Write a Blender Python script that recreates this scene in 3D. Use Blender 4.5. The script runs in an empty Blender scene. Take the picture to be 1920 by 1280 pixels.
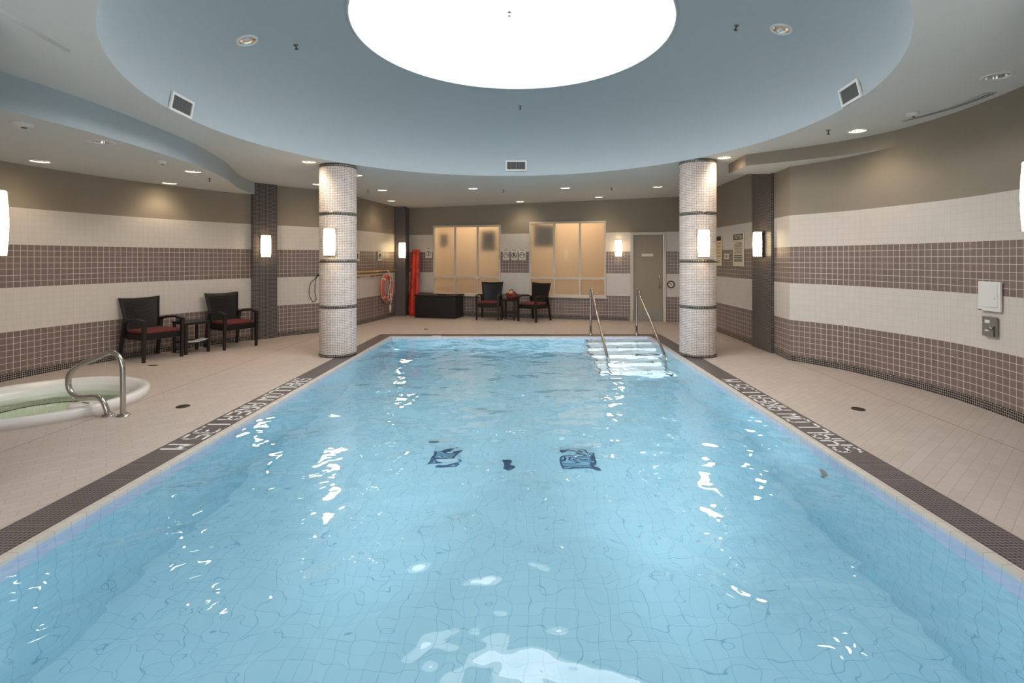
import bpy, bmesh, math, random
from mathutils import Vector, Matrix
from mathutils.geometry import delaunay_2d_cdt
random.seed(7)
PI = math.pi
scn = bpy.context.scene
C = scn.collection

# ------------------------------------------------------------------ camera, world, light
F = 940.0; VX = 988.0; VY = 485.0; EYE = 1.5
cam = bpy.data.cameras.new('camera')
cam.sensor_width = 36; cam.lens = F/1920*36
cam.shift_x = (960-VX)/1920; cam.shift_y = (VY-640)/1920
cam.clip_start = 0.05; cam.clip_end = 100
co = bpy.data.objects.new('camera', cam); C.objects.link(co)
co.location = (0, 0, EYE); co.rotation_euler = (PI/2, 0, 0)
scn.camera = co
scn.view_settings.view_transform = 'Standard'
scn.view_settings.look = 'None'
scn.view_settings.gamma = 1
scn.view_settings.use_curve_mapping = False
scn.view_settings.exposure = -0.08
w = bpy.data.worlds.new('sky'); scn.world = w; w.use_nodes = True
w.node_tree.nodes['Background'].inputs[0].default_value = (0.80, 0.90, 1.0, 1)
w.node_tree.nodes['Background'].inputs[1].default_value = 1.0
SKY_EMIT = 9.5
SPOT_W = 16.0
SCONCE_EMIT = 9.0
DAY_FILL_W = 150.0

def lamp(name, kind, loc, energy, color=(1, 1, 1), rot=(0, 0, 0), **kw):
    l = bpy.data.lights.new(name, kind); l.energy = energy; l.color = color
    for k, v in kw.items(): setattr(l, k, v)
    o = bpy.data.objects.new(name, l); C.objects.link(o); o.location = loc; o.rotation_euler = rot
    return o
# added daylight fill at an invented window opening behind the camera
lamp('added_daylight_fill', 'AREA', (-0.3, -2.45, 1.7), DAY_FILL_W, (0.93, 0.96, 1.0), (PI/2, 0, 0), shape='RECTANGLE', size=6.0, size_y=2.0)
# unseen fill lamps added at the near pool wall to brighten the basin
POOLW = 22.0
for lx, ly, rz, e, sp in ((-1.5, 0.50, 0, 1, 180), (1.2, 0.50, 0, 1, 180), (-0.9, 0.50, 0.08, 1.1, 38), (0.6, 0.50, -0.14, 1.5, 38)):
    lamp('pool_fill', 'AREA', (lx, ly, -0.55), POOLW*e, (0.86, 0.96, 1.0), (PI/2+0.02 if sp < 90 else PI/2+0.12, 0, rz), shape='DISK', size=0.35, spread=math.radians(sp))

lamp('spa_fill', 'POINT', (-5.0, 5.15, -0.45), 5.0, (1.0, 1.0, 0.93), shadow_soft_size=0.06)  # unseen lamp added underwater to brighten the dark tub interior

# ------------------------------------------------------------------ helpers
class MB:
    def __init__(s): s.v = []; s.f = []; s.uv = []; s.sm = []
    def face(s, idx, uv=None, smooth=False):
        s.f.append(tuple(idx)); s.uv.append(uv); s.sm.append(smooth)
    def quad(s, pts, uv=None, smooth=False):
        b = len(s.v); s.v += [tuple(p) for p in pts]; s.face(range(b, b+len(pts)), uv, smooth)
    def box(s, c, d, rot=None, bev=0):
        cx, cy, cz = c; hx, hy, hz = d[0]/2, d[1]/2, d[2]/2
        b = len(s.v); M = rot if rot is not None else Matrix.Identity(3)
        for sx in (-1, 1):
            for sy in (-1, 1):
                for sz in (-1, 1):
                    p = M @ Vector((sx*hx, sy*hy, sz*hz)); s.v.append((cx+p.x, cy+p.y, cz+p.z))
        for q in ((0,1,3,2),(4,6,7,5),(0,4,5,1),(2,3,7,6),(0,2,6,4),(1,5,7,3)):
            s.face([b+i for i in q])
        return s
    def tube(s, pts, r, n=10, cap=True, closed=False):
        pts = [Vector(p) for p in pts]; m = len(pts); rings = []
        rr = r if isinstance(r, (list, tuple)) else [r]*m
        up = None
        for i, p in enumerate(pts):
            if closed: t = pts[(i+1) % m]-pts[i-1]
            else: t = pts[min(i+1, m-1)]-pts[max(i-1, 0)]
            t.normalize()
            if up is None: up = t.orthogonal().normalized()
            else:
                up = up - t*up.dot(t)
                up = up.normalized() if up.length > 1e-6 else t.orthogonal().normalized()
            sd = t.cross(up); b = len(s.v)
            for k in range(n):
                a = 2*PI*k/n; q = p + (up*math.cos(a)+sd*math.sin(a))*rr[i]; s.v.append(tuple(q))
            rings.append(b)
        for i in range(m if closed else m-1):
            a, b = rings[i], rings[(i+1) % m]
            for k in range(n):
                k2 = (k+1) % n; s.face((a+k, a+k2, b+k2, b+k), None, True)
        if cap and not closed:
            s.face([rings[0]+k for k in range(n)][::-1]); s.face([rings[-1]+k for k in range(n)])
        return s
    def lathe(s, prof, c=(0, 0, 0), n=32, cap0=False, cap1=False, smooth=True, uvr=None, a0=0.0, a1=2*PI):
        full = abs(a1-a0-2*PI) < 1e-6; m = n if full else n+1; rings = []
        for r, z in prof:
            b = len(s.v); rings.append(b)
            for k in range(m):
                a = a0+(a1-a0)*k/n; s.v.append((c[0]+r*math.cos(a), c[1]+r*math.sin(a), c[2]+z))
        for i in range(len(prof)-1):
            for k in range(n):
                k2 = (k+1) % m if full else k+1
                uv = None
                if uvr:
                    u0 = (a0+(a1-a0)*k/n)*uvr; u1 = (a0+(a1-a0)*(k+1)/n)*uvr
                    uv = [(u0, prof[i][1]), (u1, prof[i][1]), (u1, prof[i+1][1]), (u0, prof[i+1][1])]
                s.face((rings[i]+k, rings[i]+k2, rings[i+1]+k2, rings[i+1]+k), uv, smooth)
        if cap0: s.face([rings[0]+k for k in range(m)][::-1])
        if cap1: s.face([rings[-1]+k for k in range(m)])
        return s
    def build(s, name, mat, parent=None, loc=None, rotz=0, bevel=0, subs=0, solid=0, rot=None):
        me = bpy.data.meshes.new(name); me.from_pydata(s.v, [], s.f); me.update()
        if any(u for u in s.uv):
            ul = me.uv_layers.new(name='UVMap')
            for p, u in zip(me.polygons, s.uv):
                if u:
                    for k, li in enumerate(p.loop_indices): ul.data[li].uv = u[k]
        for p, q in zip(me.polygons, s.sm): p.use_smooth = q
        if isinstance(mat, (list, tuple)):
            for m_ in mat: me.materials.append(m_)
        else: me.materials.append(mat)
        o = bpy.data.objects.new(name, me); C.objects.link(o)
        if parent: o.parent = parent
        if loc is not None: o.location = loc
        if rot is not None: o.rotation_euler = rot
        elif rotz: o.rotation_euler = (0, 0, rotz)
        if solid:
            md = o.modifiers.new('solid', 'SOLIDIFY'); md.thickness = solid; md.offset = -1
        if bevel:
            md = o.modifiers.new('bevel', 'BEVEL'); md.width = bevel; md.segments = 2; md.limit_method = 'ANGLE'
        if subs:
            md = o.modifiers.new('sub', 'SUBSURF'); md.levels = subs; md.render_levels = subs
        return o

def tag(o, label=None, cat=None, group=None, kind=None):
    if label: o['label'] = label
    if cat: o['category'] = cat
    if group: o['group'] = group
    if kind: o['kind'] = kind
    return o
def thing(name, label, cat, loc=(0, 0, 0), rotz=0, group=None, rot=None):
    o = bpy.data.objects.new(name, None); C.objects.link(o); o.empty_display_size = 0.1
    o.location = loc; o.rotation_euler = rot if rot else (0, 0, rotz)
    return tag(o, label, cat, group)
def struct(o): o['kind'] = 'structure'; return o
def dup(root, loc, rotz, label, group=None, rot=None):
    r = root.copy(); C.objects.link(r); r.location = loc; r.rotation_euler = rot if rot else (0, 0, rotz)
    r['label'] = label
    if group: r['group'] = group
    for ch in list(root.children):
        c = ch.copy(); C.objects.link(c); c.parent = r
        for g in list(ch.children):
            d = g.copy(); C.objects.link(d); d.parent = c
    return r
def arc(cx, cy, r, a0, a1, n):
    return [(cx+r*math.cos(a0+(a1-a0)*i/n), cy+r*math.sin(a0+(a1-a0)*i/n)) for i in range(n+1)]
def circ(cx, cy, r, n=32): return arc(cx, cy, r, 0, 2*PI, n)[:-1]
def spline(pts, n=8):
    out = []
    P = [Vector(p) for p in pts]
    for i in range(len(P)-1):
        p0 = P[max(i-1, 0)]; p1 = P[i]; p2 = P[i+1]; p3 = P[min(i+2, len(P)-1)]
        for k in range(n):
            t = k/n
            out.append(0.5*((2*p1)+(p2-p0)*t+(2*p0-5*p1+4*p2-p3)*t*t+(3*p1-p0-3*p2+p3)*t**3))
    out.append(P[-1]); return out
def inside(p, poly):
    x, y = p; c = False; n = len(poly)
    for i in range(n):
        x1, y1 = poly[i]; x2, y2 = poly[i-1]
        if (y1 > y) != (y2 > y) and x < (x2-x1)*(y-y1)/(y2-y1)+x1: c = not c
    return c
def sheet(outer, holes, mp, uvm=None, flip=False, extra=()):
    """a flat sheet with holes, triangulated; mp maps 2D to 3D"""
    vs = []; es = []
    for loop in [outer]+list(holes):
        b = len(vs); n = len(loop); vs += [Vector(p) for p in loop]
        es += [(b+i, b+(i+1) % n) for i in range(n)]
    vs += [Vector(p) for p in extra]
    r = delaunay_2d_cdt(vs, es, [], 0, 1e-6)
    V, T = r[0], r[2]; m = MB(); m.v = [tuple(mp(p.x, p.y)) for p in V]
    for t in T:
        cx = sum(V[i].x for i in t)/3; cy = sum(V[i].y for i in t)/3
        if not inside((cx, cy), outer) or any(inside((cx, cy), h) for h in holes): continue
        t = list(t)
        if flip: t.reverse()
        m.face(t, [(uvm(V[i].x, V[i].y) if uvm else (V[i].x, V[i].y)) for i in t])
    return m

# ------------------------------------------------------------------ materials
def newmat(name):
    m = bpy.data.materials.new(name); m.use_nodes = True
    return m, m.node_tree, m.node_tree.nodes['Principled BSDF']
def lin(c):
    return tuple(((x/255)/12.92 if x/255 <= 0.04045 else ((x/255+0.055)/1.055)**2.4) for x in c)+(1,)
def plain(name, col, rough=0.5, metal=0.0, bump=0, bscale=60, var=0.06, spec=0.5, trans=0, emit=0, ecol=None):
    m, t, b = newmat(name)
    n = t.nodes.new('ShaderNodeTexNoise'); n.inputs['Scale'].default_value = bscale
    tc = t.nodes.new('ShaderNodeTexCoord'); t.links.new(tc.outputs['Object'], n.inputs['Vector'])
    mx = t.nodes.new('ShaderNodeMix'); mx.data_type = 'RGBA'; c = lin(col)
    mx.inputs[6].default_value = tuple(x*(1-var) for x in c[:3])+(1,)
    mx.inputs[7].default_value = tuple(min(1, x*(1+var)) for x in c[:3])+(1,)
    t.links.new(n.outputs['Fac'], mx.inputs[0]); t.links.new(mx.outputs[2], b.inputs['Base Color'])
    b.inputs['Roughness'].default_value = rough; b.inputs['Metallic'].default_value = metal
    b.inputs['Specular IOR Level'].default_value = spec
    b.inputs['Transmission Weight'].default_value = trans
    if emit:
        b.inputs['Emission Color'].default_value = ecol or c; b.inputs['Emission Strength'].default_value = emit
    if bump:
        bp = t.nodes.new('ShaderNodeBump'); bp.inputs['Strength'].default_value = bump; bp.inputs['Distance'].default_value = 0.003
        t.links.new(n.outputs['Fac'], bp.inputs['Height']); t.links.new(bp.outputs[0], b.inputs['Normal'])
    return m
def brick(t, vec, size, mortar, c1, c2, cm, sy=None, smooth=0.1):
    b = t.nodes.new('ShaderNodeTexBrick'); b.offset = 0; b.squash = 1
    b.inputs['Scale'].default_value = 1; b.inputs['Brick Width'].default_value = size
    b.inputs['Row Height'].default_value = sy or size; b.inputs['Mortar Size'].default_value = mortar
    b.inputs['Mortar Smooth'].default_value = smooth
    b.inputs['Color1'].default_value = c1; b.inputs['Color2'].default_value = c2; b.inputs['Mortar'].default_value = cm
    t.links.new(vec, b.inputs['Vector']); return b
def tiled(name, size, mortar, c1, c2, cm, rough=0.3, uv=True, bump=0.3, sy=None, spec=0.5):
    m, t, b = newmat(name)
    tc = t.nodes.new('ShaderNodeTexCoord')
    br = brick(t, tc.outputs['UV' if uv else 'Object'], size, mortar, lin(c1), lin(c2), lin(cm), sy)
    t.links.new(br.outputs['Color'], b.inputs['Base Color']); b.inputs['Roughness'].default_value = rough
    b.inputs['Specular IOR Level'].default_value = spec
    bp = t.nodes.new('ShaderNodeBump'); bp.invert = True; bp.inputs['Strength'].default_value = bump; bp.inputs['Distance'].default_value = 0.002
    t.links.new(br.outputs['Fac'], bp.inputs['Height']); t.links.new(bp.outputs[0], b.inputs['Normal'])
    return m

def wall_material():
    m, t, b = newmat('banded_wall_tile')
    tc = t.nodes.new('ShaderNodeTexCoord'); sx = t.nodes.new('ShaderNodeSeparateXYZ'); t.links.new(tc.outputs['UV'], sx.inputs[0])
    mp = t.nodes.new('ShaderNodeMapping'); mp.inputs['Location'].default_value = (0, -0.06, 0); t.links.new(tc.outputs['UV'], mp.inputs['Vector'])
    T = 0.0771
    br = brick(t, mp.outputs[0], T, 0.0028, lin((127,109,101)), lin((119,102,95)), lin((214,199,187)))
    cr = brick(t, mp.outputs[0], T, 0.0022, lin((211,201,191)), lin((208,198,188)), lin((201,190,179)))
    def gt(th):
        n = t.nodes.new('ShaderNodeMath'); n.operation = 'GREATER_THAN'; n.inputs[1].default_value = th; t.links.new(sx.outputs[1], n.inputs[0]); return n.outputs[0]
    def mix(f, a, bb):
        n = t.nodes.new('ShaderNodeMix'); n.data_type = 'RGBA'; t.links.new(f, n.inputs[0])
        for k, x in ((6, a), (7, bb)):
            if isinstance(x, tuple): n.inputs[k].default_value = x
            else: t.links.new(x, n.inputs[k])
        return n.outputs[2]
    z1, z2, z3, z4 = 0.06+7*T, 0.06+14*T, 0.06+21*T, 0.06+27*T
    ns = t.nodes.new('ShaderNodeTexNoise'); ns.inputs['Scale'].default_value = 2.0; t.links.new(tc.outputs['UV'], ns.inputs['Vector'])
    paint = mix(ns.outputs['Fac'], lin((150,137,120)), lin((141,129,113)))
    c = mix(gt(z1), br.outputs['Color'], cr.outputs['Color']); c = mix(gt(z2), c, br.outputs['Color'])
    c = mix(gt(z3), c, cr.outputs['Color']); c = mix(gt(z4), c, paint)
    t.links.new(c, b.inputs['Base Color'])
    r = t.nodes.new('ShaderNodeMapRange'); t.links.new(gt(z4), r.inputs[0]); r.inputs[3].default_value = 0.38; r.inputs[4].default_value = 0.75
    t.links.new(r.outputs[0], b.inputs['Roughness'])
    bp = t.nodes.new('ShaderNodeBump'); bp.invert = True; bp.inputs['Strength'].default_value = 0.15; bp.inputs['Distance'].default_value = 0.002
    t.links.new(br.outputs['Fac'], bp.inputs['Height'])
    return m
M = {}
M['wall'] = wall_material()
M['paint'] = plain('taupe_wall_paint', (146,133,117), 0.75, bump=0.05, bscale=200, var=0.02)
M['ceil'] = plain('ceiling_paint', (212,212,208), 0.8, bump=0.05, bscale=150, var=0.02)
M['dome'] = plain('pale_blue_dome_paint', (172,180,184), 0.8, bump=0.03, bscale=20, var=0.02)
M['white'] = plain('white_enamel', (222,220,214), 0.4, var=0.02)
M['offwhite'] = plain('frame_paint', (205,194,178), 0.45, var=0.02)
M['door'] = plain('door_paint', (150,134,114), 0.5, var=0.02)
M['chrome'] = plain('brushed_steel', (190,185,176), 0.22, 1.0, var=0.03)
M['can'] = plain('downlight_reflector', (225,222,214), 0.15, 1.0, var=0.02)
M['brass'] = plain('brass_pole', (205,175,110), 0.3, 0.8, var=0.05)
M['black'] = plain('black_enamel', (28,26,26), 0.45, var=0.1)
M['greyvent'] = plain('grille_grey', (112,112,110), 0.5, var=0.05)
M['darkmetal'] = plain('dark_bronze', (62,54,46), 0.5, 0.0)
M['wicker'] = tiled('dark_wicker', 0.02, 0.003, (32,28,26), (27,23,22), (16,13,12), 0.45, uv=False, bump=0.6, sy=0.011, spec=0.35)
M['wood'] = plain('dark_stained_wood', (30,23,21), 0.4, bump=0.2, bscale=30, var=0.2)
M['cushion'] = plain('brick_red_cushion', (100,40,37), 0.85, bump=0.3, bscale=200, var=0.12)
M['board'] = plain('orange_red_board_plastic', (214,58,38), 0.38, bump=0.1, bscale=8, var=0.08)
M['ring'] = plain('coral_ring_vinyl', (200,84,70), 0.4, var=0.08)
M['rope'] = plain('white_rope', (215,200,180), 0.8, bump=0.5, bscale=300)
M['chest'] = plain('black_resin_chest', (22,19,17), 0.5, bump=0.1, bscale=20, var=0.15)
M['spa'] = plain('white_acrylic', (226,221,216), 0.25, var=0.02)
M['spaseat'] = plain('green_tinted_tub_wall', (178,186,168), 0.35, var=0.05)
M['letter'] = plain('white_lettering', (228,222,216), 0.5, var=0.03)
M['ink'] = plain('sign_ink', (34,30,28), 0.6, var=0.05)
M['sign'] = plain('sign_white', (226,216,200), 0.5, var=0.02)
M['poster'] = plain('poster_cream', (222,208,180), 0.6, var=0.02)
M['posterink'] = plain('poster_brown_ink', (120,92,62), 0.6, var=0.08)
M['yellowink'] = plain('poster_yellow', (196,160,88), 0.6, var=0.05)
M['bag'] = plain('maroon_bag_cloth', (110,38,34), 0.7, bump=0.6, bscale=25, var=0.25)
M['bagtrim'] = plain('peach_bag_towel', (214,150,112), 0.8, bump=0.6, bscale=40, var=0.15)
M['cup'] = plain('slate_cup', (60,68,76), 0.4)
M['drain'] = plain('drain_bronze', (52,40,32), 0.5, 0.4)
M['cord'] = plain('black_rubber_cord', (40,32,26), 0.6)
M['poolgrate'] = plain('drain_grate_blue', (40,72,104), 0.5)
M['grey_unit'] = plain('grey_steel_panel', (140,136,128), 0.4, 0.5, var=0.06)
M['colmos'] = tiled('column_mosaic', 0.025, 0.0030, (168,150,141), (138,122,116), (228,220,212), 0.55, spec=0.25)
M['darkmos'] = tiled('charcoal_mosaic', 0.025, 0.0022, (50,45,46), (40,35,37), (150,138,134), 0.35)
M['basemos'] = tiled('base_mosaic', 0.025, 0.0022, (40,36,38), (30,27,29), (170,160,150), 0.25)
M['bordermos'] = tiled('border_mosaic', 0.025, 0.0022, (72,62,64), (54,46,49), (138,126,124), 0.35, uv=False)
M['coping'] = tiled('coping_tile', 0.10, 0.002, (206,196,186), (198,188,178), (170,160,150), 0.35, uv=False)

def deck_material():
    m, t, b = newmat('deck_tile')
    g = t.nodes.new('ShaderNodeNewGeometry')
    rot = t.nodes.new('ShaderNodeVectorRotate'); rot.rotation_type = 'Z_AXIS'; rot.inputs['Angle'].default_value = math.radians(-40)
    t.links.new(g.outputs['Position'], rot.inputs['Vector'])
    br = brick(t, rot.outputs[0], 0.16, 0.0022, lin((191,176,165)), lin((185,169,158)), lin((170,152,140)), 0.08)
    br.offset = 0.5
    sx = t.nodes.new('ShaderNodeSeparateXYZ'); t.links.new(g.outputs['Position'], sx.inputs[0])
    ns = t.nodes.new('ShaderNodeTexNoise'); ns.inputs['Scale'].default_value = 0.7; ns.inputs['Detail'].default_value = 3
    t.links.new(g.outputs['Position'], ns.inputs['Vector'])
    mul = t.nodes.new('ShaderNodeMix'); mul.data_type = 'RGBA'; mul.blend_type = 'MULTIPLY'; mul.inputs[0].default_value = 1
    rp = t.nodes.new('ShaderNodeMapRange'); t.links.new(ns.outputs['Fac'], rp.inputs[0]); rp.inputs[3].default_value = 0.90; rp.inputs[4].default_value = 1.08
    cb = t.nodes.new('ShaderNodeCombineColor')
    for i in range(3): t.links.new(rp.outputs[0], cb.inputs[i])
    t.links.new(br.outputs['Color'], mul.inputs[6]); t.links.new(cb.outputs[0], mul.inputs[7])
    out = mul.outputs[2]
    for x0 in (-4.08, 3.86):   # the long movement joints in the deck
        s1 = t.nodes.new('ShaderNodeMath'); s1.operation = 'SUBTRACT'; s1.inputs[1].default_value = x0; t.links.new(sx.outputs[0], s1.inputs[0])
        s2 = t.nodes.new('ShaderNodeMath'); s2.operation = 'ABSOLUTE'; t.links.new(s1.outputs[0], s2.inputs[0])
        s3 = t.nodes.new('ShaderNodeMath'); s3.operation = 'LESS_THAN'; s3.inputs[1].default_value = 0.005; t.links.new(s2.outputs[0], s3.inputs[0])
        mx = t.nodes.new('ShaderNodeMix'); mx.data_type = 'RGBA'; mx.inputs[7].default_value = lin((128,104,88))
        t.links.new(s3.outputs[0], mx.inputs[0]); t.links.new(out, mx.inputs[6]); out = mx.outputs[2]
    t.links.new(out, b.inputs['Base Color']); b.inputs['Roughness'].default_value = 0.55
    return m
M['deck'] = deck_material()

def basin_material(name, c1, c2, cm, s=0.1, mort=0.0022):
    m, t, b = newmat(name)
    tc = t.nodes.new('ShaderNodeTexCoord')
    br = brick(t, tc.outputs['UV'], s, mort, lin(c1), lin(c2), lin(cm))
    t.links.new(br.outputs['Color'], b.inputs['Base Color']); b.inputs['Roughness'].default_value = 0.4
    b.inputs['Specular IOR Level'].default_value = 0.2
    return m
M['basin'] = basin_material('pool_tile', (160,200,214), (156,197,212), (122,168,192), 0.1, 0.0016)
M['linetile'] = tiled('waterline_tile_reflection', 0.10, 0.002, (190,194,216), (184,189,212), (160,168,194), 0.3, uv=False)  # pale tile whose lilac tone also paints in the wall's grazing reflection
M['stepmat'] = plain('white_step_plaster', (232,238,240), 0.5, var=0.02)
M['stepline'] = plain('step_nosing_tile', (96,120,138), 0.5)

def water_material(name, col, s1, str1, s2, str2):
    m, t, b = newmat(name)
    b.inputs['Base Color'].default_value = col; b.inputs['Roughness'].default_value = 0.0
    b.inputs['IOR'].default_value = 1.33; b.inputs['Transmission Weight'].default_value = 1.0
    g = t.nodes.new('ShaderNodeNewGeometry')
    n1 = t.nodes.new('ShaderNodeTexNoise'); n1.inputs['Scale'].default_value = s1; n1.inputs['Detail'].default_value = 1.5; n1.inputs['Distortion'].default_value = 0.4
    n2 = t.nodes.new('ShaderNodeTexNoise'); n2.inputs['Scale'].default_value = s2; n2.inputs['Detail'].default_value = 1.0
    for n in (n1, n2): t.links.new(g.outputs['Position'], n.inputs['Vector'])
    b1 = t.nodes.new('ShaderNodeBump'); b1.inputs['Strength'].default_value = 1; b1.inputs['Distance'].default_value = str1
    b2 = t.nodes.new('ShaderNodeBump'); b2.inputs['Strength'].default_value = 1; b2.inputs['Distance'].default_value = str2
    t.links.new(n1.outputs['Fac'], b1.inputs['Height']); t.links.new(n2.outputs['Fac'], b2.inputs['Height'])
    t.links.new(b1.outputs[0], b2.inputs['Normal']); t.links.new(b2.outputs[0], b.inputs['Normal'])
    return m
M['water'] = water_material('pool_water', (0.93, 0.985, 1.0, 1), 1.5, 0.06, 5.5, 0.012)
M['spawater'] = water_material('spa_water', (0.86, 0.95, 0.82, 1), 2.0, 0.01, 8.0, 0.002)

def frosted():
    m, t, b = newmat('frosted_glass')
    b.inputs['Base Color'].default_value = (0.95, 0.90, 0.82, 1); b.inputs['Roughness'].default_value = 0.72
    b.inputs['Transmission Weight'].default_value = 0.93; b.inputs['IOR'].default_value = 1.35
    b.inputs['Coat Weight'].default_value = 0.5; b.inputs['Coat Roughness'].default_value = 0.05
    return m
M['frost'] = frosted()
def emitter(name, col, strength, base=(0.9, 0.88, 0.82, 1)):
    m, t, b = newmat(name); b.inputs['Base Color'].default_value = base
    b.inputs['Emission Color'].default_value = col; b.inputs['Emission Strength'].default_value = strength
    b.inputs['Roughness'].default_value = 0.6
    return m
M['sky'] = emitter('skylight_diffuser', (0.97, 0.985, 1.0, 1), SKY_EMIT)
M['shade'] = emitter('sconce_shade', (1.0, 0.76, 0.42, 1), SCONCE_EMIT)
M['lampdisc'] = emitter('downlight_bulb', (1.0, 0.86, 0.66, 1), 40)
M['lampoff'] = plain('unlit_bulb', (200,205,210), 0.2, var=0.02)

# ------------------------------------------------------------------ key geometry
CX, CY, R = -0.145, 5.43, 3.43            # centre of the domed ceiling
def zc(x, y): return 2.95 + 0.011*(x+2.9) - 0.014*(y-7.8)
PX0, PX1, PY0, PY1 = -2.595, 2.325, 0.45, 9.66
WZ = -0.018
def on_plane(px, py, z):                  # where a sight line meets the level z
    Y = F*(z-EYE)/(VY-py); return ((px-VX)*Y/F, Y)

RW = [(3.93, 12.6), (3.93, 7.95), (3.89, 7.42)] + [tuple(p) for p in spline([(3.89,7.42),(4.27,6.78),(4.47,6.08),(4.58,5.47),(4.57,4.9),(4.49,4.35),(4.33,3.7),(4.2,2.9),(4.2,1.5),(4.2,-2.5)], 6)][1:]
LWS = [(-3.386, 13.63), (-4.05, 10.2)]
LW = LWS + [p for p in arc(-0.14, 5.4, 6.3, math.radians(129.5), math.radians(203), 44)] + [(-5.95, -2.5)]
def bwY(x): return 12.768-0.255*x
BWn = math.hypot(1, 0.255)
BWL = (-3.386, bwY(-3.386)); BWR = (3.93, bwY(3.93))
BWLEN = math.hypot(BWR[0]-BWL[0], BWR[1]-BWL[1])
BROT = math.atan2(-0.255, 1)
def bpt(s, off=0):                        # point on the back wall, s metres from its left end, off metres into the room
    return (BWL[0]+s/BWn - off*0.255/BWn, BWL[1]-0.255*s/BWn - off/BWn)
def bray(px):                             # s of the sight line through image column px
    r = (px-VX)/F; Y = 12.768/(1+0.255*r); return ((r*Y)-BWL[0])*BWn, Y
def bz(px, py): return EYE+(VY-py)*bray(px)[1]/F

# ------------------------------------------------------------------ setting: walls
def wall_strip(name, pts, mat, z0=0, ztop=None, flip=False, u0=0, off=0):
    m = MB(); u = u0
    for i in range(len(pts)-1):
        (x0, y0), (x1, y1) = pts[i], pts[i+1]; L = math.hypot(x1-x0, y1-y0)
        t0 = ztop(x0, y0) if ztop else 3.2; t1 = ztop(x1, y1) if ztop else 3.2
        q = [(x0,y0,z0),(x1,y1,z0),(x1,y1,t1),(x0,y0,t0)]; uv = [(u,z0),(u+L,z0),(u+L,t1),(u,t0)]
        if flip: q = [q[1],q[0],q[3],q[2]]; uv = [uv[1],uv[0],uv[3],uv[2]]
        m.quad(q, uv); u += L
    return m
struct(wall_strip('', RW, None).build('wall_right', M['wall'], solid=0.0))
struct(wall_strip('', LW, None, flip=True).build('wall_left', M['wall']))

# windows and door openings in the back wall
W1 = (bray(813)[0], bray(939)[0], 0.55, 2.38); W2 = (bray(993)[0], bray(1136.5)[0], 0.56, 2.43)
D1 = (bray(1182)[0], bray(1249)[0], 0.0, 2.13)
def rect(a, i=0): return [(a[0]+i, a[2]+i), (a[1]-i, a[2]+i), (a[1]-i, a[3]-i), (a[0]+i, a[3]-i)]
outer = [(0, 0), (D1[0], 0), (D1[0], D1[3]), (D1[1], D1[3]), (D1[1], 0), (BWLEN, 0), (BWLEN, 3.2), (0, 3.2)]
wb = sheet(outer, [rect(W1, 0.02), rect(W2, 0.02)], lambda s, z: bpt(s)+(z,))
struct(wb.build('wall_back', M['wall']))
# wall behind the photographer, with a wide opening added to let light in
wf = sheet([(-6.2, 0), (4.4, 0), (4.4, 3.2), (-6.2, 3.2)], [[(-3.3, 0.7), (2.7, 0.7), (2.7, 2.7), (-3.3, 2.7)]], lambda x, z: (x, -2.5, z), lambda x, z: (x, z))
struct(wf.build('wall_front', M['wall']))

def base_strip(name, pts, side):
    m = MB(); u = 0; n = len(pts)
    # offset towards the room centre
    P = [Vector(p) for p in pts]; O = []
    for i, p in enumerate(P):
        d = (P[min(i+1, n-1)]-P[max(i-1, 0)]).normalized(); nr = Vector((d.y, -d.x))
        if nr.dot(Vector((0, 6))-p) < 0: nr = -nr
        O.append(p+nr*0.012)
    for i in range(n-1):
        a, b_, c, d = O[i], O[i+1], P[i+1], P[i]; L = (b_-a).length; h = 0.085
        m.quad([(a.x,a.y,0),(b_.x,b_.y,0),(b_.x,b_.y,h),(a.x,a.y,h)], [(u,0),(u+L,0),(u+L,h),(u,h)])
        m.quad([(a.x,a.y,h),(b_.x,b_.y,h),(c.x,c.y,h),(d.x,d.y,h)], [(u,h),(u+L,h),(u+L,h),(u,h)]); u += L
    o = m.build(name, M['basemos']); return struct(o)
base_strip('baseboard_right', RW, 1); base_strip('baseboard_left', LW, -1)
base_strip('baseboard_back', [bpt(0), bpt(D1[0]-0.06)], 0)

# pilasters clad in charcoal mosaic
def prism_pts(poly, z0, z1, mat, name):
    m = MB(); n = len(poly); u = 0
    for i in range(n):
        (x0, y0), (x1, y1) = poly[i], poly[(i+1) % n]; L = math.hypot(x1-x0, y1-y0)
        m.quad([(x0,y0,z0),(x1,y1,z0),(x1,y1,z1),(x0,y0,z1)], [(u,z0),(u+L,z0),(u+L,z1),(u,z1)]); u += L
    m.quad([(x, y, z1) for x, y in poly]); m.quad([(x, y, z0) for x, y in poly][::-1])
    return struct(m.build(name, mat))
prism_pts([(3.955, 7.97), (3.955, 8.65), (3.885, 8.65), (3.885, 7.97)], 0, 3.0, M['darkmos'], 'trim_1')
def polar(r, a): return (-0.14+r*math.cos(math.radians(a)), 5.4+r*math.sin(math.radians(a)))
prism_pts([polar(6.215, 142.0), polar(6.34, 142.0), polar(6.34, 138.0), polar(6.215, 138.0)], 0, 3.0, M['darkmos'], 'trim_2')
prism_pts([(-3.46, 13.15), (-3.19, 13.15), (-3.19, 13.70), (-3.46, 13.70)], 0, 3.0, M['darkmos'], 'trim_3')

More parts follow.
